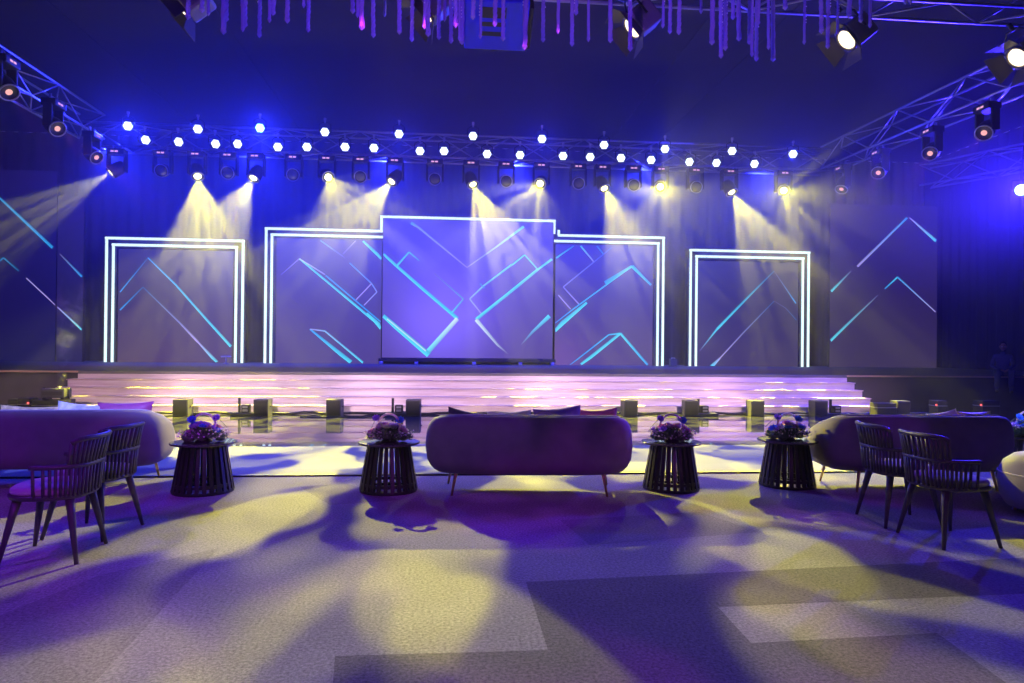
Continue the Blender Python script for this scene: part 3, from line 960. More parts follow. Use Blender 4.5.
# unseen framed spots, added to turn the deck purple
for x in (-7.0, 0, 7.0):
    spot((x, 1.5, 6.6), (x * 1.05 + .5, 19.3, HS), (.75, .06, .85), 9000, 36, .3, .06, shutter=(.24, .036, .4))

# ------------------------------------------------------------------ haze
w = bpy.data.worlds.new('world'); sc.world = w
w.use_nodes = True
nt = w.node_tree
for n in list(nt.nodes): nt.nodes.remove(n)
out = nt.nodes.new('ShaderNodeOutputWorld')
bg = nt.nodes.new('ShaderNodeBackground'); bg.inputs[0].default_value = (0.02, 0.01, 0.12, 1); bg.inputs[1].default_value = 0.0
vs = nt.nodes.new('ShaderNodeVolumeScatter')
vs.inputs['Color'].default_value = (.92, .92, 1, 1); vs.inputs['Density'].default_value = 0.016; vs.inputs['Anisotropy'].default_value = 0.1
# thick over the stage, thinning to almost clear air over the seats
tc = nt.nodes.new('ShaderNodeTexCoord'); sp = nt.nodes.new('ShaderNodeSeparateXYZ'); mr = nt.nodes.new('ShaderNodeMapRange')
mr.interpolation_type = 'SMOOTHSTEP'
mr.inputs['From Min'].default_value = 8.5; mr.inputs['From Max'].default_value = 15.0
mr.inputs['To Min'].default_value = 0.0015; mr.inputs['To Max'].default_value = 0.017
nt.links.new(tc.outputs['Object'], sp.inputs[0]); nt.links.new(sp.outputs['Y'], mr.inputs['Value']); 
mz = nt.nodes.new('ShaderNodeMapRange'); mz.interpolation_type = 'SMOOTHSTEP'
mz.inputs['From Min'].default_value = 2.2; mz.inputs['From Max'].default_value = 5.0
mz.inputs['To Min'].default_value = 0.26; mz.inputs['To Max'].default_value = 1.35
mm = nt.nodes.new('ShaderNodeMath'); mm.operation = 'MULTIPLY'
nt.links.new(sp.outputs['Z'], mz.inputs['Value']); nt.links.new(mr.outputs[0], mm.inputs[0]); nt.links.new(mz.outputs[0], mm.inputs[1])
nt.links.new(mm.outputs[0], vs.inputs['Density'])
w.cycles.volume_step_size = 4.0
nt.links.new(bg.outputs[0], out.inputs[0]); nt.links.new(vs.outputs[0], out.inputs['Volume'])

# ------------------------------------------------------------------ sofas
def sellipse(a, b, n, t):
    c, s = math.cos(t), math.sin(t)
    return Vector((a * math.copysign(abs(c) ** (2 / n), c), b * math.copysign(abs(s) ** (2 / n), s)))


def shell_mesh(hw, hd, hback, hfront, z0, thick, N=56, arm_y=0.28):
    """rounded wrap-around back and arms: a plump section swept along a U in plan (sofa faces +Y)"""
    mb = MB()
    path = []
    for i in range(N + 1):
        t = PI + PI * i / N            # left -> back -> right
        p = sellipse(hw, hd, 3.2, t)
        path.append(Vector((p.x, p.y, 0)))
    path = [Vector((-hw, arm_y * f, 0)) for f in (1.0, .5)] + path + [Vector((hw, arm_y * f, 0)) for f in (.5, 1.0)]
    K = 20
    rings = []
    n = len(path)
    for i, p in enumerate(path):
        t = (path[min(i + 1, n - 1)] - path[max(i - 1, 0)]).normalized()
        out_ = Vector((t.y, -t.x, 0))
        f = min(1, max(0, (p.y + hd) / (arm_y + hd)))
        h = hback + (hfront - hback) * (f ** 1.6)
        zc, hh = (z0 + h) / 2, (h - z0) / 2
        e = min(i, n - 1 - i)
        sh = (0.55, 0.85, 1.0)[min(e, 2)]
        ring = []
        for k in range(K):
            a = 2 * PI * k / K
            q = sellipse(thick / 2 * sh, hh * (0.9 + .1 * sh), 3.6, a)
            zrel = q.y / hh
            bulge = .035 * (1 - zrel * zrel) - (.05 * max(0, -zrel) ** 3)
            ring.append(p + out_ * (q.x - thick / 2 + bulge) + Vector((0, 0, zc + q.y)))
        rings.append(ring)
    vs = [v for r_ in rings for v in r_]
    fs = []
    for i in range(n - 1):
        for k in range(K):
            fs.append((i * K + k, i * K + (k + 1) % K, (i + 1) * K + (k + 1) % K, (i + 1) * K + k))
    fs.append(tuple(range(K))); fs.append(tuple((n - 1) * K + k for k in reversed(range(K))))
    mb.add(vs, fs, 0, True)
    return mb, [r_ for r_ in rings]


def make_sofa(label, group=None):
    t = thing('sofa', label, 'sofa', group=group)
    hw, hd = 1.03, .44
    mb, rings = shell_mesh(hw, hd, .80, .62, .205, .2)
    mb.build('backrest', M['velvet'], t)
    # piping along the outer top edge
    mb = MB()
    K = len(rings[0])
    pts = [max(r_, key=lambda v: v.z) + Vector((0, 0, .003)) for r_ in rings[2:-2]]
    mb.tube(pts, .007, 6); mb.build('piping', M['piping'], t)
    # seat base and cushion
    for nm, z0, z1, k, mt in (('seat_base', .25, .33, .90, 'velvet'), ('seat_cushion', .33, .47, .885, 'velvet_seat')):
        mb = MB()
        N = 48
        prof = [(.97, 0), (1.0, .3), (1.0, .7), (.96, .93), (.88, 1.0)]
        vs = []
        for s_, f in prof:
            for i in range(N):
                a = 2 * PI * i / N
                q = sellipse((hw - .2) * s_ * (k + .1), (hd - .06) * s_ * k, 3.5, a)
                vs.append((q.x, q.y + .07, z0 + (z1 - z0) * f))
        fs = [(i * N + j, i * N + (j + 1) % N, (i + 1) * N + (j + 1) % N, (i + 1) * N + j) for i in range(len(prof) - 1) for j in range(N)]
        fs.append(tuple(reversed(range(N)))); fs.append(tuple((len(prof) - 1) * N + j for j in range(N)))
        mb.add(vs, fs, 0, True); mb.build(nm, M[mt], t)
    for sx in (-1, 1):
        for sy in (-1, 1):
            mb = MB()
            x, y = sx * (.72 if sy < 0 else .80), (-.27 if sy < 0 else .24)
            mb.tube([(x, y, .29), (x + sx * .055, y + sy * .045, .0)], [.02, .011], 10)
            mb.build('leg', M['brass'], t)
    return t


s0 = make_sofa('curved velvet sofa in the middle with its back to the camera', 'curved velvet sofas')
nl, nr = onZ(454, 496), onZ(609, 496)
mid = (nl + nr) / 2
SOFA_C = Vector((mid.x, mid.y + .31, 0))
s0.location = SOFA_C
s0.rotation_euler = (0, 0, math.radians(-4.5))
cl_ = onZ(40, 492)
s1 = dup(s0, (cl_.x, cl_.y + .42, 0), math.radians(3), 'curved velvet sofa cut off by the left picture edge behind two chairs')
cr_ = onZ(926, 491)
s2 = dup(s0, (cr_.x, cr_.y + .28, 0), math.radians(-1.0), 'curved velvet sofa on the right behind the two right chairs')


# ------------------------------------------------------------------ cushions
def make_cushion(name, mat, label, w=.5, h=.42, d=.14):
    mb = MB()
    N = 14
    for side in (1, -1):
        vs, fs = [], []
        for j in range(N + 1):
            for i in range(N + 1):
                u, v = 2 * i / N - 1, 2 * j / N - 1
                pinch = 1 - .10 * (1 - abs(u) ** 2) * abs(v) ** 3
                pinch2 = 1 - .10 * (1 - abs(v) ** 2) * abs(u) ** 3
                th = (max(0, 1 - u ** 4) * max(0, 1 - v ** 4)) ** .5
                vs.append((u * w / 2 * pinch2, side * d / 2 * th, v * h / 2 * pinch))
        for j in range(N):
            for i in range(N):
                q = j * (N + 1) + i
                fs.append((q, q + 1, q + N + 2, q + N + 1))
        mb.add(vs, fs, 0, True)
    o = mb.build(name, mat)
    return tag(o, label, 'cushion')


def put_cushion(sofa, x, mat, label, tilt=-.2, roll=0.0, z=.70, y=-.12, w=.5, h=.42):
    o = make_cushion('cushion', M[mat], label, w, h)
    Ms = Matrix.Translation(sofa.location) @ Matrix.Rotation(sofa.rotation_euler.z, 4, 'Z')
    o.matrix_world = Ms @ Matrix.Translation((x, y, z - .035)) @ Matrix.Rotation(tilt, 4, 'X') @ Matrix.Rotation(roll, 4, 'Y')
    o['group'] = 'cushions showing above the sofa backs'
    return o


put_cushion(s0, -.62, 'pil_dark', 'dark cushion corner above the left of the middle sofa', roll=.16, z=.655)
put_cushion(s0, -.2, 'pil_silver', 'pale patterned cushion edge left of centre on the middle sofa', roll=-.05, z=.655, w=.46, y=-.10)
put_cushion(s0, .30, 'pil_violet', 'violet cushion standing tall on the middle sofa', roll=-.10, z=.70, y=-.13)
put_cushion(s0, .70, 'pil_plum', 'plum and gold cushion at the right of the middle sofa', roll=-.04, z=.685, y=-.08, w=.44)
put_cushion(s1, -.28, 'pil_gold', 'gold patterned cushion at the left picture edge on the left sofa', roll=.03, z=.66, w=.6)
put_cushion(s1, .20, 'pil_silver', 'silver white cushion in the middle of the left sofa', roll=.10, z=.685)
put_cushion(s1, .64, 'pil_plum', 'plum red cushion at the right end of the left sofa', roll=-.02, z=.695, w=.56)
put_cushion(s2, .34, 'pil_silver', 'pale cushion tip above the right sofa', roll=-.16, z=.66, w=.36)
put_cushion(s2, .70, 'pil_gold', 'gold patterned cushion edge at the right end of the right sofa', roll=.0, z=.655, w=.42, y=-.08)

# ------------------------------------------------------------------ pouf at the right edge
P = onZ(1078, 522)
t = thing('pouf', 'round velvet pouf cut off by the right picture edge', 'pouf', (P.x, P.y + .25, 0))
mb = MB()
prof = [(.30, .05), (.36, .07), (.41, .16), (.43, .28), (.42, .38), (.38, .47), (.30, .535), (.18, .56), (.02, .565)]
mb.lathe(prof, 40); mb.build('body', M['velvet'], t)
mb = MB(); mb.tube([(.423 * math.cos(a * PI / 20), .423 * math.sin(a * PI / 20), .375) for a in range(40)], .007, 6, closed=True); mb.build('piping', M['piping'], t)
for k in range(4):
    a = PI / 4 + k * PI / 2
    mb = MB(); mb.tube([(.27 * math.cos(a), .27 * math.sin(a), .07), (.29 * math.cos(a), .29 * math.sin(a), 0)], [.02, .014], 8); mb.build('foot', M['brass'], t)


# ------------------------------------------------------------------ drum tables
def make_table():
    t = thing('side_table', 'x', 'table', group='slatted drum tables')
    mb = MB(); mb.lathe([(.29, .475), (.315, .482), (.318, .49), (.315, .498), (.30, .5)], 48); mb.build('table_top', M['table_top'], t)
    mb = MB()
    n = 26
    for k in range(n):
        a = 2 * PI * k / n
        Mx = Matrix.Rotation(a, 4, 'Z')
        r0, r1, w = .285, .205, .02
        z0, z1 = .015, .478
        vs = [(r0 - .012, -w, z0), (r0 + .012, -w, z0), (r0 + .012, w, z0), (r0 - .012, w, z0), (r1 - .012, -w * .78, z1), (r1 + .012, -w * .78, z1), (r1 + .012, w * .78, z1), (r1 - .012, w * .78, z1)]
        mb.add([Mx @ Vector(v) for v in vs], [(0, 3, 2, 1), (4, 5, 6, 7), (0, 1, 5, 4), (1, 2, 6, 5), (2, 3, 7, 6), (3, 0, 4, 7)])
    N = 48
    def ring(ri, ro, z0, z1):
        vs = []
        for k in range(N):
            a = 2 * PI * k / N
            for r_, z in ((ri, z0), (ro, z0), (ro, z1), (ri, z1)):
                vs.append((r_ * math.cos(a), r_ * math.sin(a), z))
        fs = []
        for k in range(N):
            j = (k + 1) % N
            for q in range(4):
                fs.append((k * 4 + q, j * 4 + q, j * 4 + (q + 1) % 4, k * 4 + (q + 1) % 4))
        mb.add(vs, fs, 0, False)
    ring(.255, .293, 0, .03)
    ring(.245, .28, .062, .095)
    ring(.17, .2, .455, .476)
    mb.build('slatted_base', M['dark_wood'], t)
    return t


TB = [(203, 497, 'slatted dark drum table left, between the left sofa and chairs'), (388.5, 496, 'slatted dark drum table just left of the middle sofa'), (671, 494, 'slatted dark drum table just right of the middle sofa'),
      (787, 490.5, 'slatted dark drum table beside the left end of the right sofa'), (1026, 484, 'slatted dark drum table at the right picture edge behind the pouf')]
tab0 = None
TABLES = []
for i, (px, py, lb) in enumerate(TB):
    P = onZ(px, py)
    P = P * ((P.y + .28) / P.y)
    loc = (P.x, P.y, 0)
    if tab0 is None:
        tab0 = make_table(); tab0.location = loc; tab0['label'] = lb; tt = tab0
    else:
        tt = dup(tab0, loc, i * .1, lb)
    TABLES.append(Vector(loc))


# ------------------------------------------------------------------ flower arrangements with a metal hoop
def bloom_mesh(r, petals=9):
    mb = MB()
    for layer in range(3):
        for k in range(petals - 2 * layer):
            a = 2 * PI * k / (petals - 2 * layer) + layer * .4
            tilt = .25 + layer * .45
            L, W = r * (1 - .22 * layer), r * .42
            vs = []
            for (u, v) in ((0, 0), (.35, -1), (.35, 1), (.75, -1.05), (.75, 1.05), (1, 0)):
                x = u * L * math.cos(tilt); z = u * L * math.sin(tilt) + (.12 * r if u == 1 else 0)
                vs.append(Matrix.Rotation(a, 4, 'Z') @ Vector((x, v * W * .6, z + .1 * r)))
            mb.add(vs, [(0, 1, 2), (1, 3, 4, 2), (3, 5, 4)])
    mb.ball((0, 0, r * .35), r * .3, 8)
    return mb


def make_flowers(label, loc, seed, cols, pale_side=0):
    rr = random.Random(seed)
    t = thing('flower_arrangement', label, 'flowers', loc, 0, 'flower arrangements on the drum tables')
    mb = MB(); mb.lathe([(.075, 0), (.085, .004), (.075, .012), (.04, .03), (.02, .034)], 20); mb.build('dish', M['black_metal'], t)
    mb = MB(); mb.tube([(.115 * math.cos(a * PI / 18), 0, .165 + .115 * math.sin(a * PI / 18)) for a in range(36)], .012, 8, closed=True, up=(0, 1, 0))
    o = mb.build('hoop', M['hoop'], t)
    o.rotation_euler = (0, 0, rr.uniform(-.3, .3))
    # foliage: a lumpy mound covered in small leaves
    mb = MB()
    for k in range(16):
        a, q = rr.uniform(0, 2 * PI), rr.random() ** .6
        mb.ball((.17 * q * math.cos(a), .10 * q * math.sin(a), .035 + .05 * (1 - q)), rr.uniform(.035, .055), 8, sq=(1.1, 1, .8))
    for k in range(620):
        a, q = rr.uniform(0, 2 * PI), rr.random() ** .55
        x, y = .235 * q * math.cos(a), .15 * q * math.sin(a)
        z = .015 + (.125 * (1 - q * q)) * (.4 + .6 * rr.random()) + .03 * rr.random()
        s = rr.uniform(.016, .036)
        Mx = Matrix.Translation((x, y, z)) @ Matrix.Rotation(rr.uniform(0, 6), 4, 'Z') @ Matrix.Rotation(rr.uniform(-1.4, .3), 4, 'Y')
        mb.add([Mx @ Vector(v) for v in ((0, 0, 0), (s * .6, -s * .4, s * .1), (s * 1.5, 0, 0), (s * .6, s * .4, s * .1))], [(0, 1, 2, 3)])
    mb.build('foliage', M['foliage'], t, fix=False)
    # tiny filler sprigs on thin stems
    mb = MB()
    for k in range(70):
        a = rr.uniform(0, 2 * PI); q = rr.uniform(.5, 1.0)
        p = Vector((.27 * q * math.cos(a), .17 * q * math.sin(a), rr.uniform(.04, .13)))
        mb.tube([p * .6 + Vector((0, 0, .0)), p], .0016, 4)
        mb.ball(p, rr.uniform(.006, .012), 6)
    mb.build('filler_sprigs', M['bloom_white'], t, fix=False)
    for k in range(20):
        a = 2 * PI * k / 20 + rr.uniform(-.2, .2)
        q = rr.uniform(.25, .85)
        r_ = rr.uniform(.04, .062)
        p = (.22 * q * math.cos(a), .14 * q * math.sin(a), .055 + .12 * (1 - q) + rr.uniform(0, .035))
        c = cols[k % len(cols)]
        o = bloom_mesh(r_).build('bloom', M[c], t, fix=False)
        o.location = p
        o.rotation_euler = (rr.uniform(-.7, .7) - .3, .8 * q * math.cos(a), 0)
    for dx, dz, c, r_ in ((-.13, .235, 'bloom_violet', .045), (.11, .215, 'bloom_blue', .05)):
        if pale_side: dx *= pale_side
        o = bloom_mesh(r_).build('bloom', M[c], t, fix=False); o.location = (dx, -.02, dz); o.rotation_euler = (.9, 0, 0)
        m2 = MB(); m2.tube([(0, .02, .0), (dx * .5, .0, -dz * .8)], .003, 5)
        s = m2.build('stem', M['foliage'], o)
    return t


TZ = .5
FL = [('flower arrangement with violet blooms on the leftmost drum table', ['bloom_violet', 'bloom_pink', 'bloom_violet', 'bloom_blue'], -1), ('flower arrangement with a blue bloom and greenery left of the middle sofa', ['bloom_white', 'bloom_violet', 'bloom_pink', 'bloom_white'], 1),
      ('flower arrangement with pink and pale blooms right of the middle sofa', ['bloom_pink', 'bloom_violet', 'bloom_white', 'bloom_pink'], 1), ('flower arrangement with violet blooms beside the right sofa', ['bloom_violet', 'bloom_pink', 'bloom_blue', 'bloom_white'], 1), ('flower arrangement with bright pink hoop at the right picture edge', ['bloom_violet', 'bloom_blue'], -1)]
for i, (lb, cols, sd) in enumerate(FL):
    make_flowers(lb, TABLES[i] + Vector((0, 0, TZ)), 30 + i, cols, sd)


# ------------------------------------------------------------------ chairs (face +Y)
def make_chair():
    t = thing('dining_chair', 'x', 'chair', group='spindle back armchairs')
    N = 40
    mb = MB()
    prof = [(.90, .425), (.98, .432), (1.0, .45), (1.0, .462)]
    vs = []
    for s_, z in prof:
        for i in range(N):
            q = sellipse(.27 * s_, .255 * s_, 2.6, 2 * PI * i / N); vs.append((q.x, q.y, z))
    fs = [(i * N + j, i * N + (j + 1) % N, (i + 1) * N + (j + 1) % N, (i + 1) * N + j) for i in range(len(prof) - 1) for j in range(N)]
    fs.append(tuple(reversed(range(N)))); fs.append(tuple((len(prof) - 1) * N + j for j in range(N)))
    mb.add(vs, fs, 0, True); mb.build('seat_frame', M['chair_wood'], t)
    mb = MB()
    prof = [(.93, .462), (.965, .475), (.95, .498), (.88, .51), (.5, .515)]
    vs = []
    for s_, z in prof:
        for i in range(N):
            q = sellipse(.27 * s_, .255 * s_, 2.6, 2 * PI * i / N); vs.append((q.x, q.y, z))
    fs = [(i * N + j, i * N + (j + 1) % N, (i + 1) * N + (j + 1) % N, (i + 1) * N + j) for i in range(len(prof) - 1) for j in range(N)]
    fs.append(tuple(reversed(range(N)))); fs.append(tuple((len(prof) - 1) * N + j for j in range(N)))
    mb.add(vs, fs, 0, True); mb.build('seat_cushion', M['seat_fabric'], t)

    def U(f, z):           # f -1..1 along the rail from the right arm round the back to the left arm
        a = -PI / 2 + f * 1.66
        out = 1 + .22 * (z - .45)
        q = sellipse(.268 * out, .255 * out, 2.6, a)
        lean = -.14 * max(0, z - .66) - .03 * max(0, z - .45)
        w = max(0, math.cos(min(abs(f) * 1.66, PI / 2)))
        return Vector((q.x, q.y + lean * w, z))
    mb = MB(); mb.tube([U(-1 + 2 * i / 40, .655) for i in range(41)], .017, 8, flat=1.0); mb.build('arm_rail', M['chair_wood'], t)
    mb = MB(); mb.tube([U(f, .655 + .185 * (1 - (abs(f) / .58) ** 6 * .16)) for f in [(-.58 + 1.16 * i / 24) for i in range(25)]], .018, 8); mb.build('top_rail', M['chair_wood'], t)
    mb = MB()
    for i in range(27):
        f = -.97 + 1.94 * i / 26
        mb.tube([U(f, .45), U(f, .655)], .0105, 6)
    mb.build('lower_spindles', M['chair_wood'], t)
    mb = MB()
    for i in range(17):
        f = -.57 + 1.14 * i / 16
        mb.tube([U(f, .655), U(f, .655 + .18 * (1 - (abs(f) / .58) ** 6 * .16))], .0125, 6)
    mb.build('upper_spindles', M['chair_wood'], t)
    for sx in (-1, 1):
        for sy in (-1, 1):
            mb = MB(); mb.tube([(sx * .17, sy * .16, .435), (sx * .19, sy * .18, .33), (sx * .25, sy * .24, 0)], [.03, .025, .013], 10)
            mb.build('leg', M['chair_wood'], t)
    return t


CH = [((6.4, 566), (74, 563), (98, 545), (37, 547), 'spindle back armchair nearest on the left with pale seat'), ((53, 539), (106, 540), (134, 526), (82, 524), 'spindle back armchair further back on the left, against the sofa'),
      ((993, 547), (940, 548.5), (905, 534), (953, 532), 'spindle back armchair nearest on the right'), ((935, 527.6), (888.6, 527.6), (863, 515), (908, 516), 'spindle back armchair further back on the right, against the sofa')]
ch0 = None
for A, B, C_, D_, lb in CH:
    a, b, c, d = [onZ(*p) for p in (A, B, C_, D_)]
    f = ((a + d) - (b + c)); ang = math.atan2(f.y, f.x) - PI / 2
    cen = (a + b + c + d) / 4
    if ch0 is None:
        ch0 = make_chair(); ch0.location = cen; ch0.rotation_euler = (0, 0, ang); ch0['label'] = lb
    else:
        dup(ch0, cen, ang, lb)


# ------------------------------------------------------------------ boxes and effect units on the floor before the steps
YBX = 14.75


def make_floor_box():
    t = thing('floor_speaker', 'x', 'speaker', group='floor speakers in front of the steps')
    mb = MB(); mb.box((-.15, -.14, .0), (.15, .14, .345), bev=.012); mb.build('cabinet', M['box_grey'], t)
    mb = MB(); mb.box((-.13, -.148, .03), (.13, -.139, .32), bev=.004); mb.build('grille', M['black_plastic'], t)
    mb = MB(); mb.tube([(.155, -.05, .2), (.17, -.05, .2), (.17, .05, .2), (.155, .05, .2)], .01, 6); mb.build('handle', M['black_metal'], t)
    return t


fb0 = None
BX = [(183, 'left of the first cable unit, above the leftmost table'), (263, 'right of the first cable unit with a light pattern on it'), (335, 'alone between the two left drum tables'), (413.5, 'just left of the middle sofa'), (629, 'behind the right end of the middle sofa'), (690, 'behind the flowers right of the middle sofa'), (755, 'behind the flowers beside the right sofa'), (818, 'behind the left end of the right sofa'), (900, 'dark, in front of the right stage fascia behind the right sofa')]
for px, w in BX:
    P = onY(px, 414, YBX)
    loc = (P.x, YBX, 0)
    lb = 'upright grey floor speaker ' + w
    rz = R.uniform(-.12, .12)
    if fb0 is None:
        fb0 = make_floor_box(); fb0.location = loc; fb0['label'] = lb; fb0.rotation_euler = (0, 0, rz)
    else:
        dup(fb0, loc, rz, lb)


def make_unit():
    t = thing('floor_effect_unit', 'x', 'stage equipment', group='effect units between the floor speakers')
    mb = MB(); mb.box((-.28, -.13, 0), (.28, .13, .07), bev=.01); mb.build('base_plate', M['box_grey'], t)
    mb = MB(); mb.box((-.155, -.02, .06), (-.105, .02, .37), bev=.006); mb.build('mast', M['black_metal'], t)
    mb = MB(); mb.box((-.08, -.07, .07), (.08, .07, .23), bev=.012)
    mb.build('head', M['black_plastic'], t)
    mb = MB(); mb.box((-.05, -.078, .165), (.05, -.069, .205)); mb.box((-.05, -.078, .095), (.05, -.069, .14)); mb.build('lens_window', M['aluminium'], t)
    return t


fu0 = None
for px, w in ((246, 'beside the second floor speaker from the left'), (399, 'left of the speaker beside the middle sofa'), (704, 'right of the speaker behind the flowers'), (836, 'behind the left end of the right sofa')):
    P = onY(px, 414, YBX)
    lb = 'low dark effect unit with a short mast ' + w
    if fu0 is None:
        fu0 = make_unit(); fu0.location = (P.x, YBX, 0); fu0['label'] = lb
    else:
        dup(fu0, (P.x, YBX, 0), 0, lb)

# cable along the foot of the steps
mb = MB()
pts = []
for i in range(90):
    x = onY(100, 414, 15.0).x + (onY(930, 414, 15.0).x - onY(100, 414, 15.0).x) * i / 89
    pts.append((x, 15.02 + .05 * math.sin(i * .7) + .04 * math.sin(i * 1.9), .03 + .012 * math.sin(i * 1.3)))
mb.tube(pts, .028, 6)
tag(mb.build('cable', M['cable']), 'black cable bundle lying along the foot of the steps', 'cable')
mb = MB()
mb.tube([(onY(x, 414, 14.45).x, 14.45 + .06 * math.sin(x * .05), .012) for x in range(300, 392, 6)], .011, 6)
tag(mb.build('cable', M['cable']), 'thin loose cable on the glossy floor left of the middle sofa', 'cable')


# ------------------------------------------------------------------ fog machine and cases on the left
def case(name, px, w, h, d, label, Y=14.7, led=None, cat='equipment case'):
    P = onY(px, 414, Y)
    t = thing(name, label, cat, (P.x, Y, 0))
    mb = MB(); mb.box((-w / 2, -d / 2, 0), (w / 2, d / 2, h), bev=.012); mb.build('body', M['black_plastic'], t)
    mb = MB(); mb.box((-w / 2 - .004, -d / 2 - .004, h * .66), (w / 2 + .004, d / 2 + .004, h * .70)); mb.build('edge_band', M['aluminium'], t)
    if led:
        mb = MB(); mb.ball((led, -d / 2 - .012, h * .75), .022, 8); mb.build('indicator', M['red_led'], t)
    return t


P = onY(56, 414, 14.7)
case('flight_case', 54, .62, .33, .4, 'low dark case under the fog machine on the left')
t = thing('fog_machine', 'grey fog machine blowing a plume, on a low case on the left', 'fog machine', (onY(56, 414, 14.7).x, 14.7, .33))
mb = MB(); mb.box((-.22, -.15, .04), (.22, .15, .22), bev=.02); mb.build('body', M['box_grey'], t)
mb = MB(); mb.box((-.19, -.156, .09), (.19, -.149, .17)); mb.build('front_panel', M['black_plastic'], t)
mb = MB(); mb.tube([(.05, 0, .21), (.05, 0, .26)], .03, 10); mb.build('nozzle', M['aluminium'], t)
for s in (-1, 1):
    mb = MB(); mb.tube([(s * .23, 0, .03), (s * .23, 0, .25)], .012, 6); mb.build('bracket', M['black_metal'], t)
    mb = MB(); mb.box((s * .17 - .03, -.12, 0), (s * .17 + .03, .12, .045), bev=.006); mb.build('foot', M['black_metal'], t)
case('equipment_case', 28, .22, .36, .3, 'upright dark unit with a red light on the far left', led=.09)
case('equipment_case', 17, .18, .34, .3, 'upright blue lit box at the far left beside the red lit unit')
case('equipment_case', 109, .38, .21, .3, 'small blue lit box behind the right end of the left sofa')
case('equipment_case', 883, .44, .30, .3, 'wide dark case with pale rim behind the right sofa')
case('equipment_case', 938, .22, .36, .3, 'dark unit with a red light behind the middle of the right sofa', led=-.16)
case('equipment_case', 986, .40, .36, .3, 'dark unit with a red light below the seated person', led=-.25)

# small stands on the stage
P = onY(226, 362, 22.6)
t = thing('floor_stand', 'small low stand on the stage inside the left portal', 'stand', (P.x, 22.6, HS))
mb = MB(); mb.lathe([(.09, 0), (.09, .02), (.03, .04)], 16); mb.build('base', M['aluminium'], t)
mb = MB(); mb.tube([(0, 0, .03), (0, 0, .2)], .018, 8); mb.build('pole', M['aluminium'], t)
mb = MB(); mb.box((-.15, -.05, .2), (.15, .05, .245), bev=.01); mb.build('bar', M['aluminium'], t)
P = onY(673, 366, 22.8)
t = thing('stage_box', 'small blue lit box on the stage between the two right frames', 'equipment case', (P.x, 22.8, HS))
mb = MB(); mb.box((-.11, -.1, 0), (.11, .1, .26), bev=.012); mb.build('body', M['box_grey'], t)
mb = MB(); mb.tube([(-.06, 0, .255), (-.06, 0, .29), (.06, 0, .29), (.06, 0, .255)], .01, 6); mb.build('handle', M['aluminium'], t)

# ------------------------------------------------------------------ blue lit projector on the front truss
P = onY(496, 20, 9.3)
t = thing('projector', 'blue lit boxy projector hanging among the rods', 'projector', (P.x, 9.3, P.z))
PT = Matrix.Rotation(-.55, 4, 'X')
mb = MB(); mb.box((-.42, -.36, -.14), (.42, .36, .14), bev=.025, mat=PT); mb.build('housing', M['blue_lit_housing'], t)
mb = MB()
for (x0, x1, y0, y1) in ((-.2, .12, -.27, -.12), (-.2, .12, -.06, .0), (-.2, .12, .08, .14)):
    mb.box((x0, y0, -.147), (x1, y1, -.138), mat=PT)
mb.build('vent_panel', M['black_plastic'], t)
mb = MB(); mb.lathe([(.09, 0), (.09, .05), (.07, .05)], 20, mat=PT @ Matrix.Translation((0, .36, 0)) @ Matrix.Rotation(-PI / 2, 4, 'X')); mb.build('lens', M['black_metal'], t)
for s in (-1, 1):
    mb = MB(); mb.box((s * .45 - .025, -.3, -.16), (s * .45 + .025, .3, .16), bev=.01, mat=PT); mb.build('side_rail', M['black_metal'], t)
    mb = MB(); mb.tube([(s * .3, 0, .1), (s * .3, 0, zf + .3 - .275 - P.z)], .015, 6); mb.build('hanging_rod', M['black_metal'], t)

# ------------------------------------------------------------------ acrylic rods hanging over the front
RODS = [(187.8, 20), (202, 13), (208.4, 16), (223.4, 34.7), (226.4, 22), (245, 28), (242.8, 32), (259.4, 38), (272.8, 15.6), (269.4, 23), (287.3, 23.5), (303.7, 8), (308, 32.5), (352.8, 14), (357.5, 18), (361.9, 30.5), (373.4, 38), (384.4, 17), (399.4, 34.7), (411.7, 42), (424, 29.7), (428, 36.7), (438.8, 40), (444.5, 21.6), (451, 43.8), (455.6, 28), (459.5, 41.4), (461.9, 45), (473, 20), (480.3, 39), (494.7, 27), (503, 41.4), (524, 28), (524.6, 49.7), (543, 42.5), (558, 34), (572, 46.6), (576, 15.6), (588.4, 42), (610.5, 43), (630.3, 51.6), (662.8, 28.4), (669.8, 34), (678.8, 35), (701, 14), (712, 45.3), (721.9, 31), (721, 58.6), (725.3, 50.8), (733, 20), (737.8, 18.8), (739, 41.4), (749.2, 44.8), (751.8, 57), (756.3, 61.5), (757.5, 26), (768.5, 50), (773, 62), (785.2, 10.5), (804.2, 44.8), (821.6, 34), (827.8, 49), (837.4, 35), (849, 19), (860.8, 23), (870, 28), (910.5, 4), (906, 4.5)]


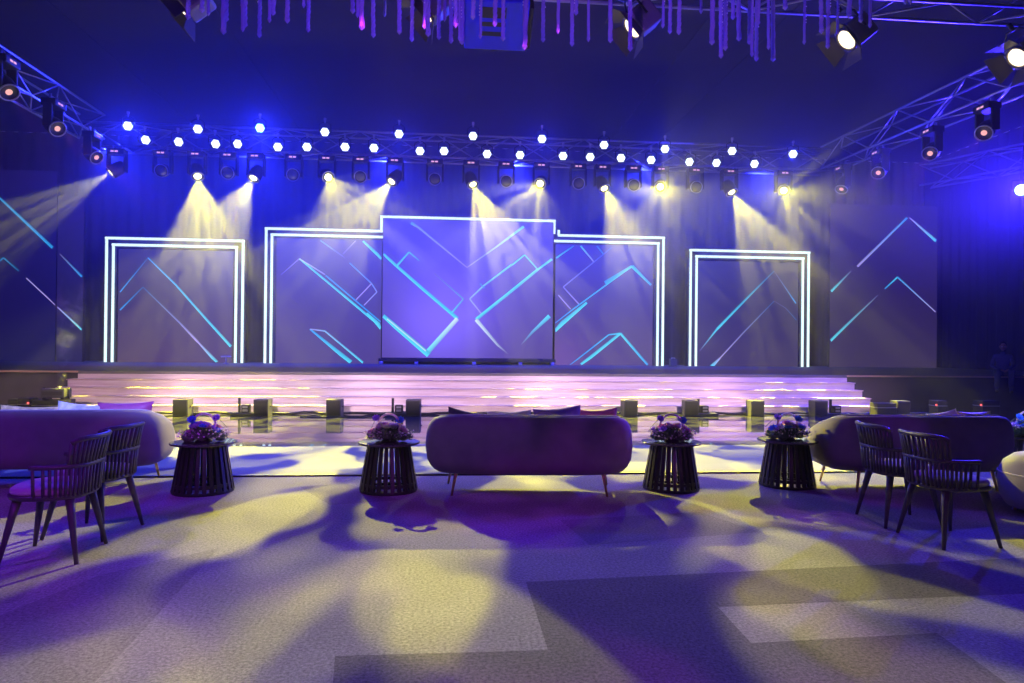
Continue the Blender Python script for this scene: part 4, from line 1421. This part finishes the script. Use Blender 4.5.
def make_rod(var):
    t = thing('acrylic_rod', 'x', 'hanging rod')
    rr = random.Random(var)
    r_ = (.024, .018, .027)[var]
    L = 1.25
    vs, fs = [], []
    n, K = 64, 6
    for i in range(n + 1):
        z = .05 + (L - .05) * i / n
        for k in range(K):
            a = 2 * PI * k / K + z * (18, 0, 9)[var]
            rad = r_ * (1 + .10 * math.cos(3 * a - z * 30))
            vs.append((rad * math.cos(a), rad * math.sin(a), z))
    for i in range(n):
        for k in range(K):
            fs.append((i * K + k, i * K + (k + 1) % K, (i + 1) * K + (k + 1) % K, (i + 1) * K + k))
    fs.append(tuple(n * K + k for k in range(K)))
    mb = MB(); mb.add(vs, fs, 0, var == 1)
    mb.build('rod', M['acrylic'], t)
    mb = MB(); mb.lathe([(.003, 0), (r_ * 1.15, .03), (r_ * 1.15, .045), (r_ * .8, .06)], 8, smooth=False); mb.build('pointed_tip', M['acrylic'], t)
    mb = MB()
    if var < 2:
        z = .25 + .2 * rr.random()
        while z < L - .03:
            mb.ball((0, -r_ - .001, z), .0085, 6); z += rr.choice((.035, .035, .04, .09))
        mb.build('bead_strip', M['bubble'], t)
    mb = MB(); mb.tube([(0, 0, L - .01), (0, 0, 3.2)], .004, 4); mb.build('wire', M['aluminium'], t)
    return t


rod0 = [make_rod(v) for v in range(3)]
seen = set()
order = sorted(range(len(RODS)), key=lambda i: RODS[i][0])
ys = {}
for q, i in enumerate(order):
    px, py = RODS[i]
    v = (0, 0, 1, 2, 0, 1)[q % 6]
    Y = 7.4 + ((q * 7) % 5) * .28
    P = onY(px, py, Y)
    side = 'left' if px < 440 else ('middle' if px < 600 else 'right')
    if px < 480: near = 'above the left of the hall'
    elif px < 600: near = 'around the blue lit projector'
    elif px < 700: near = 'around the third fresnel lamp'
    else: near = 'in the right cluster'
    lb = 'violet acrylic rod hanging %s, %s' % (near, 'PLACE')
    src = rod0[v]
    if v not in seen:
        seen.add(v); o = src; o.location = P
    else:
        o = dup(src, P)
    o.rotation_euler = (0, R.uniform(-.02, .05), R.uniform(0, 6))
    o['group'] = 'hanging acrylic rods'
    o['x_px'] = px; o['near'] = near
    for c in kids(o):
        if c.name.startswith('wire'):
            c.scale.z = (ZC - .012 - P.z - 1.24) / (3.2 - 1.24) if False else 1
    ys[q] = o
# wires reach the ceiling: one length of wire per rod
for q, o in ys.items():
    for c in kids(o):
        if c.name.startswith('wire'):
            me = c.data.copy(); c.data = me
            for v in me.vertices:
                if v.co.z > 2: v.co.z = ZC - .02 - o.location.z
bynear = {}
for q in sorted(ys):
    bynear.setdefault(ys[q]['near'], []).append(ys[q])


def word(n):
    tens = ['', '', 'twenty', 'thirty', 'forty']
    if n <= 20: return ORD[n - 1]
    return tens[n // 10] + ('-' + ORD[n % 10 - 1] if n % 10 else 'th') if n % 10 else {30: 'thirtieth', 40: 'fortieth'}[n]


for near, L_ in bynear.items():
    for k, o in enumerate(L_):
        ln = RODS[order[[q for q in ys if ys[q] == o][0]]][1]
        ad = 'long' if ln > 40 else ('short' if ln < 20 else 'twisted')
        o['label'] = '%s violet acrylic rod hanging %s, %s from the left there' % (ad, near, word(k + 1))
        del o['x_px']; del o['near']


# ------------------------------------------------------------------ seated person on the right edge of the stage
def skin_chain(verts, edges, radii, name, mat, parent, sub=2, root=0):
    me = bpy.data.meshes.new(name)
    me.from_pydata(verts, edges, [])
    o = bpy.data.objects.new(name, me); col.objects.link(o)
    me.materials.append(mat)
    o.modifiers.new('skin', 'SKIN').use_smooth_shade = True
    for i, r_ in enumerate(radii):
        me.skin_vertices[0].data[i].radius = r_ if isinstance(r_, tuple) else (r_, r_)
    me.skin_vertices[0].data[root].use_root = True
    s = o.modifiers.new('sub', 'SUBSURF'); s.levels = sub; s.render_levels = sub
    if parent: o.parent = parent
    return o


YP = YS + .42
P = onY(1003, 380, YP)
pr = thing('person', 'person in dark clothes sitting on the right edge of the stage', 'person', (P.x, YP, HS), -0.6)
# local: faces -Y (toward the hall); origin at the seat edge, z=0 is the deck
V = [(0, .12, .10), (0, .11, .30), (0, .09, .46), (0, .07, .55),                 # pelvis, waist, chest, neck base
     (.0, .05, .63),                                                            # neck
     (.17, .09, .50), (.23, .0, .27), (.13, -.17, .17), (.08, -.25, .16),        # left arm
     (-.17, .09, .50), (-.25, .02, .26), (-.14, -.18, .17), (-.06, -.26, .15),   # right arm
     (.10, .08, .09), (.14, -.36, .09), (.13, -.39, -.34), (.13, -.47, -.38),    # left leg
     (-.10, .08, .09), (-.15, -.36, .09), (-.17, -.36, -.34), (-.18, -.44, -.38)]
E = [(0, 1), (1, 2), (2, 3), (3, 4), (2, 5), (5, 6), (6, 7), (7, 8), (2, 9), (9, 10), (10, 11), (11, 12), (0, 13), (13, 14), (14, 15), (15, 16), (0, 17), (17, 18), (18, 19), (19, 20)]
RD = [(.15, .11), (.14, .10), (.16, .11), (.07, .07), .05, .06, .045, .034, .025, .06, .045, .034, .025, .085, .065, .042, .035, .085, .065, .042, .035]
skin_chain(V, E, RD, 'body', M['shirt'], pr)
mb = MB()
vs_, fs_ = [], []
mb.ball((0, 0, 0), .1, 20, sq=(.78, .95, 1.18))
b = mb
hd_ = mb.build('head', M['skin'], pr)
hd_.location = (0, .03, .755); hd_.rotation_euler = (.25, 0, 0)
for v in hd_.data.vertices:
    if v.co.y < 0 and abs(v.co.x) < .02 and -.045 < v.co.z < .0: v.co.y -= .02
    if v.co.z < -.05: v.co.x *= .82
for s in (-1, 1):
    m_ = MB(); m_.ball((s * .031, -.088, .01), .012, 8); m_.build('eye', M['bubble'], hd_)
    m_ = MB(); m_.ball((s * .079, .005, -.005), .024, 8, sq=(.4, .8, 1.2)); m_.build('ear', M['skin'], hd_)
m_ = MB(); m_.ball((0, -.083, -.062), .022, 8, sq=(1, .5, .3)); m_.build('mouth', M['pil_plum'], hd_)
m_ = MB(); m_.ball((0, .018, .03), .103, 16, sq=(.82, .95, 1.0)); hr = m_.build('hair', M['hair'], hd_)
for v in hr.data.vertices:
    if v.co.y < -.05 and v.co.z < .07: v.co.y = -.05
m_ = MB()
for (kn, an) in ((14, 15), (18, 19)):
    hip, k_, a_ = Vector(V[13 if kn == 14 else 17]), Vector(V[kn]), Vector(V[an])
    m_.tube([hip + Vector((0, .02, .0)), hip.lerp(k_, .5), k_ + Vector((0, .02, .004)), k_ + Vector((0, -.02, -.05)), k_.lerp(a_, .5), a_ + Vector((0, 0, .05))], [.11, .096, .082, .076, .064, .056], 12)
m_.build('trousers', M['trousers'], pr)
for s, an in ((1, 15), (-1, 19)):
    a_ = Vector(V[an]); m_ = MB()
    m_.ball(a_ + Vector((0, -.07, -.055)), .06, 12, sq=(.75, 2.1, .7)); m_.build('shoe', M['shoe'], pr)
for s, wr in ((1, 8), (-1, 12)):
    w_ = Vector(V[wr]); d_ = (w_ - Vector(V[wr - 1])).normalized()
    sd = d_.cross(Vector((0, 0, 1))).normalized()
    vv = [w_ - d_ * .01, w_ + d_ * .05]; ee = [(0, 1)]; rd = [.022, .03]
    for k in range(4):
        L_ = (.06, .072, .068, .052)[k]
        b0 = w_ + d_ * .06 + sd * (k - 1.5) * .019
        i0 = len(vv)
        vv += [b0, b0 + d_ * L_ * .5 + Vector((0, 0, -.012)), b0 + d_ * L_ * .85 + Vector((0, 0, -.035))]
        ee += [(1, i0), (i0, i0 + 1), (i0 + 1, i0 + 2)]; rd += [.010, .009, .008]
    i0 = len(vv); tb = w_ + d_ * .02 - sd * .03 * s
    vv += [tb, tb + d_ * .035 - sd * .015 * s]; ee += [(0, i0), (i0, i0 + 1)]; rd += [.011, .009]
    skin_chain([tuple(v) for v in vv], ee, rd, 'hand', M['skin'], pr, 1)

# ------------------------------------------------------------------ plume of fog
FX = onY(59, 390, 14.7)
mb = MB()
N, K = 18, 14
vs_, fs_ = [], []
for i in range(N + 1):
    f = i / N
    z = .52 + 2.9 * f
    cx = .02 + .35 * f + .12 * math.sin(f * 5)
    rr_ = .05 + .62 * f ** .8
    for k in range(K):
        a = 2 * PI * k / K
        vs_.append((cx + rr_ * math.cos(a), .9 * rr_ * math.sin(a), z))
for i in range(N):
    for k in range(K):
        fs_.append((i * K + k, i * K + (k + 1) % K, (i + 1) * K + (k + 1) % K, (i + 1) * K + k))
fs_.append(tuple(reversed(range(K)))); fs_.append(tuple(N * K + k for k in range(K)))
mb.add(vs_, fs_, 0, True)
m, nt, out = new_mat('fog')
v_ = nt.nodes.new('ShaderNodeVolumeScatter'); v_.inputs['Color'].default_value = (.95, .95, 1, 1); v_.inputs['Anisotropy'].default_value = .2
tc = nt.nodes.new('ShaderNodeTexCoord'); nz = nt.nodes.new('ShaderNodeTexNoise'); nz.inputs['Scale'].default_value = 2.6; nz.inputs['Detail'].default_value = 5; nz.inputs['Distortion'].default_value = 1.2
sx_ = nt.nodes.new('ShaderNodeSeparateXYZ')
mr = nt.nodes.new('ShaderNodeMapRange'); mr.inputs['From Min'].default_value = .48; mr.inputs['From Max'].default_value = .72; mr.inputs['To Min'].default_value = 0; mr.inputs['To Max'].default_value = 3.5
fz = nt.nodes.new('ShaderNodeMapRange'); fz.inputs['From Min'].default_value = .5; fz.inputs['From Max'].default_value = 3.2; fz.inputs['To Min'].default_value = 1.1; fz.inputs['To Max'].default_value = 0
mu = nt.nodes.new('ShaderNodeMath'); mu.operation = 'MULTIPLY'
nt.links.new(tc.outputs['Object'], nz.inputs['Vector']); nt.links.new(tc.outputs['Object'], sx_.inputs[0])
nt.links.new(nz.outputs['Fac'], mr.inputs['Value']); nt.links.new(sx_.outputs['Z'], fz.inputs['Value'])
nt.links.new(mr.outputs[0], mu.inputs[0]); nt.links.new(fz.outputs[0], mu.inputs[1])


def mth(op, a, b):
    n = nt.nodes.new('ShaderNodeMath'); n.operation = op
    for i, q in enumerate((a, b)):
        if isinstance(q, (int, float)): n.inputs[i].default_value = q
        else: nt.links.new(q, n.inputs[i])
    return n.outputs[0]


# the plume thins out to nothing at its outline
zz_ = mth('SUBTRACT', sx_.outputs['Z'], .5)
dx_ = mth('SUBTRACT', sx_.outputs['X'], mth('MULTIPLY', zz_, .12))
rad_ = mth('DIVIDE', mth('SQRT', mth('ADD', mth('POWER', dx_, 2.0), mth('POWER', mth('ABSOLUTE', sx_.outputs['Y'], 0), 2.0)), 0), mth('ADD', mth('MULTIPLY', zz_, .17), .07))
sm_ = nt.nodes.new('ShaderNodeMapRange'); sm_.interpolation_type = 'SMOOTHSTEP'
sm_.inputs['From Min'].default_value = .15; sm_.inputs['From Max'].default_value = 1.0; sm_.inputs['To Min'].default_value = 1; sm_.inputs['To Max'].default_value = 0
nt.links.new(rad_, sm_.inputs['Value'])
dens_ = mth('MULTIPLY', mu.outputs[0], sm_.outputs[0])
nt.links.new(dens_, v_.inputs['Density']); nt.links.new(v_.outputs[0], out.inputs['Volume'])
fg = mb.build('fog_plume', m)
fg.location = (FX.x, 14.7, 0)
tag(fg, 'pale plume of fog rising from the fog machine on the left', 'fog', kind='stuff')


sc.view_settings.view_transform = 'Standard'
sc.view_settings.look = 'None'
sc.view_settings.gamma = 1
sc.view_settings.use_curve_mapping = False
sc.view_settings.exposure = 0
sc.cycles.max_bounces = 6
sc.cycles.diffuse_bounces = 2
sc.cycles.glossy_bounces = 3
sc.cycles.transmission_bounces = 4
sc.cycles.volume_bounces = 0
sc.cycles.volume_step_rate = 8
sc.cycles.sample_clamp_indirect = 4
sc.cycles.use_denoising = True
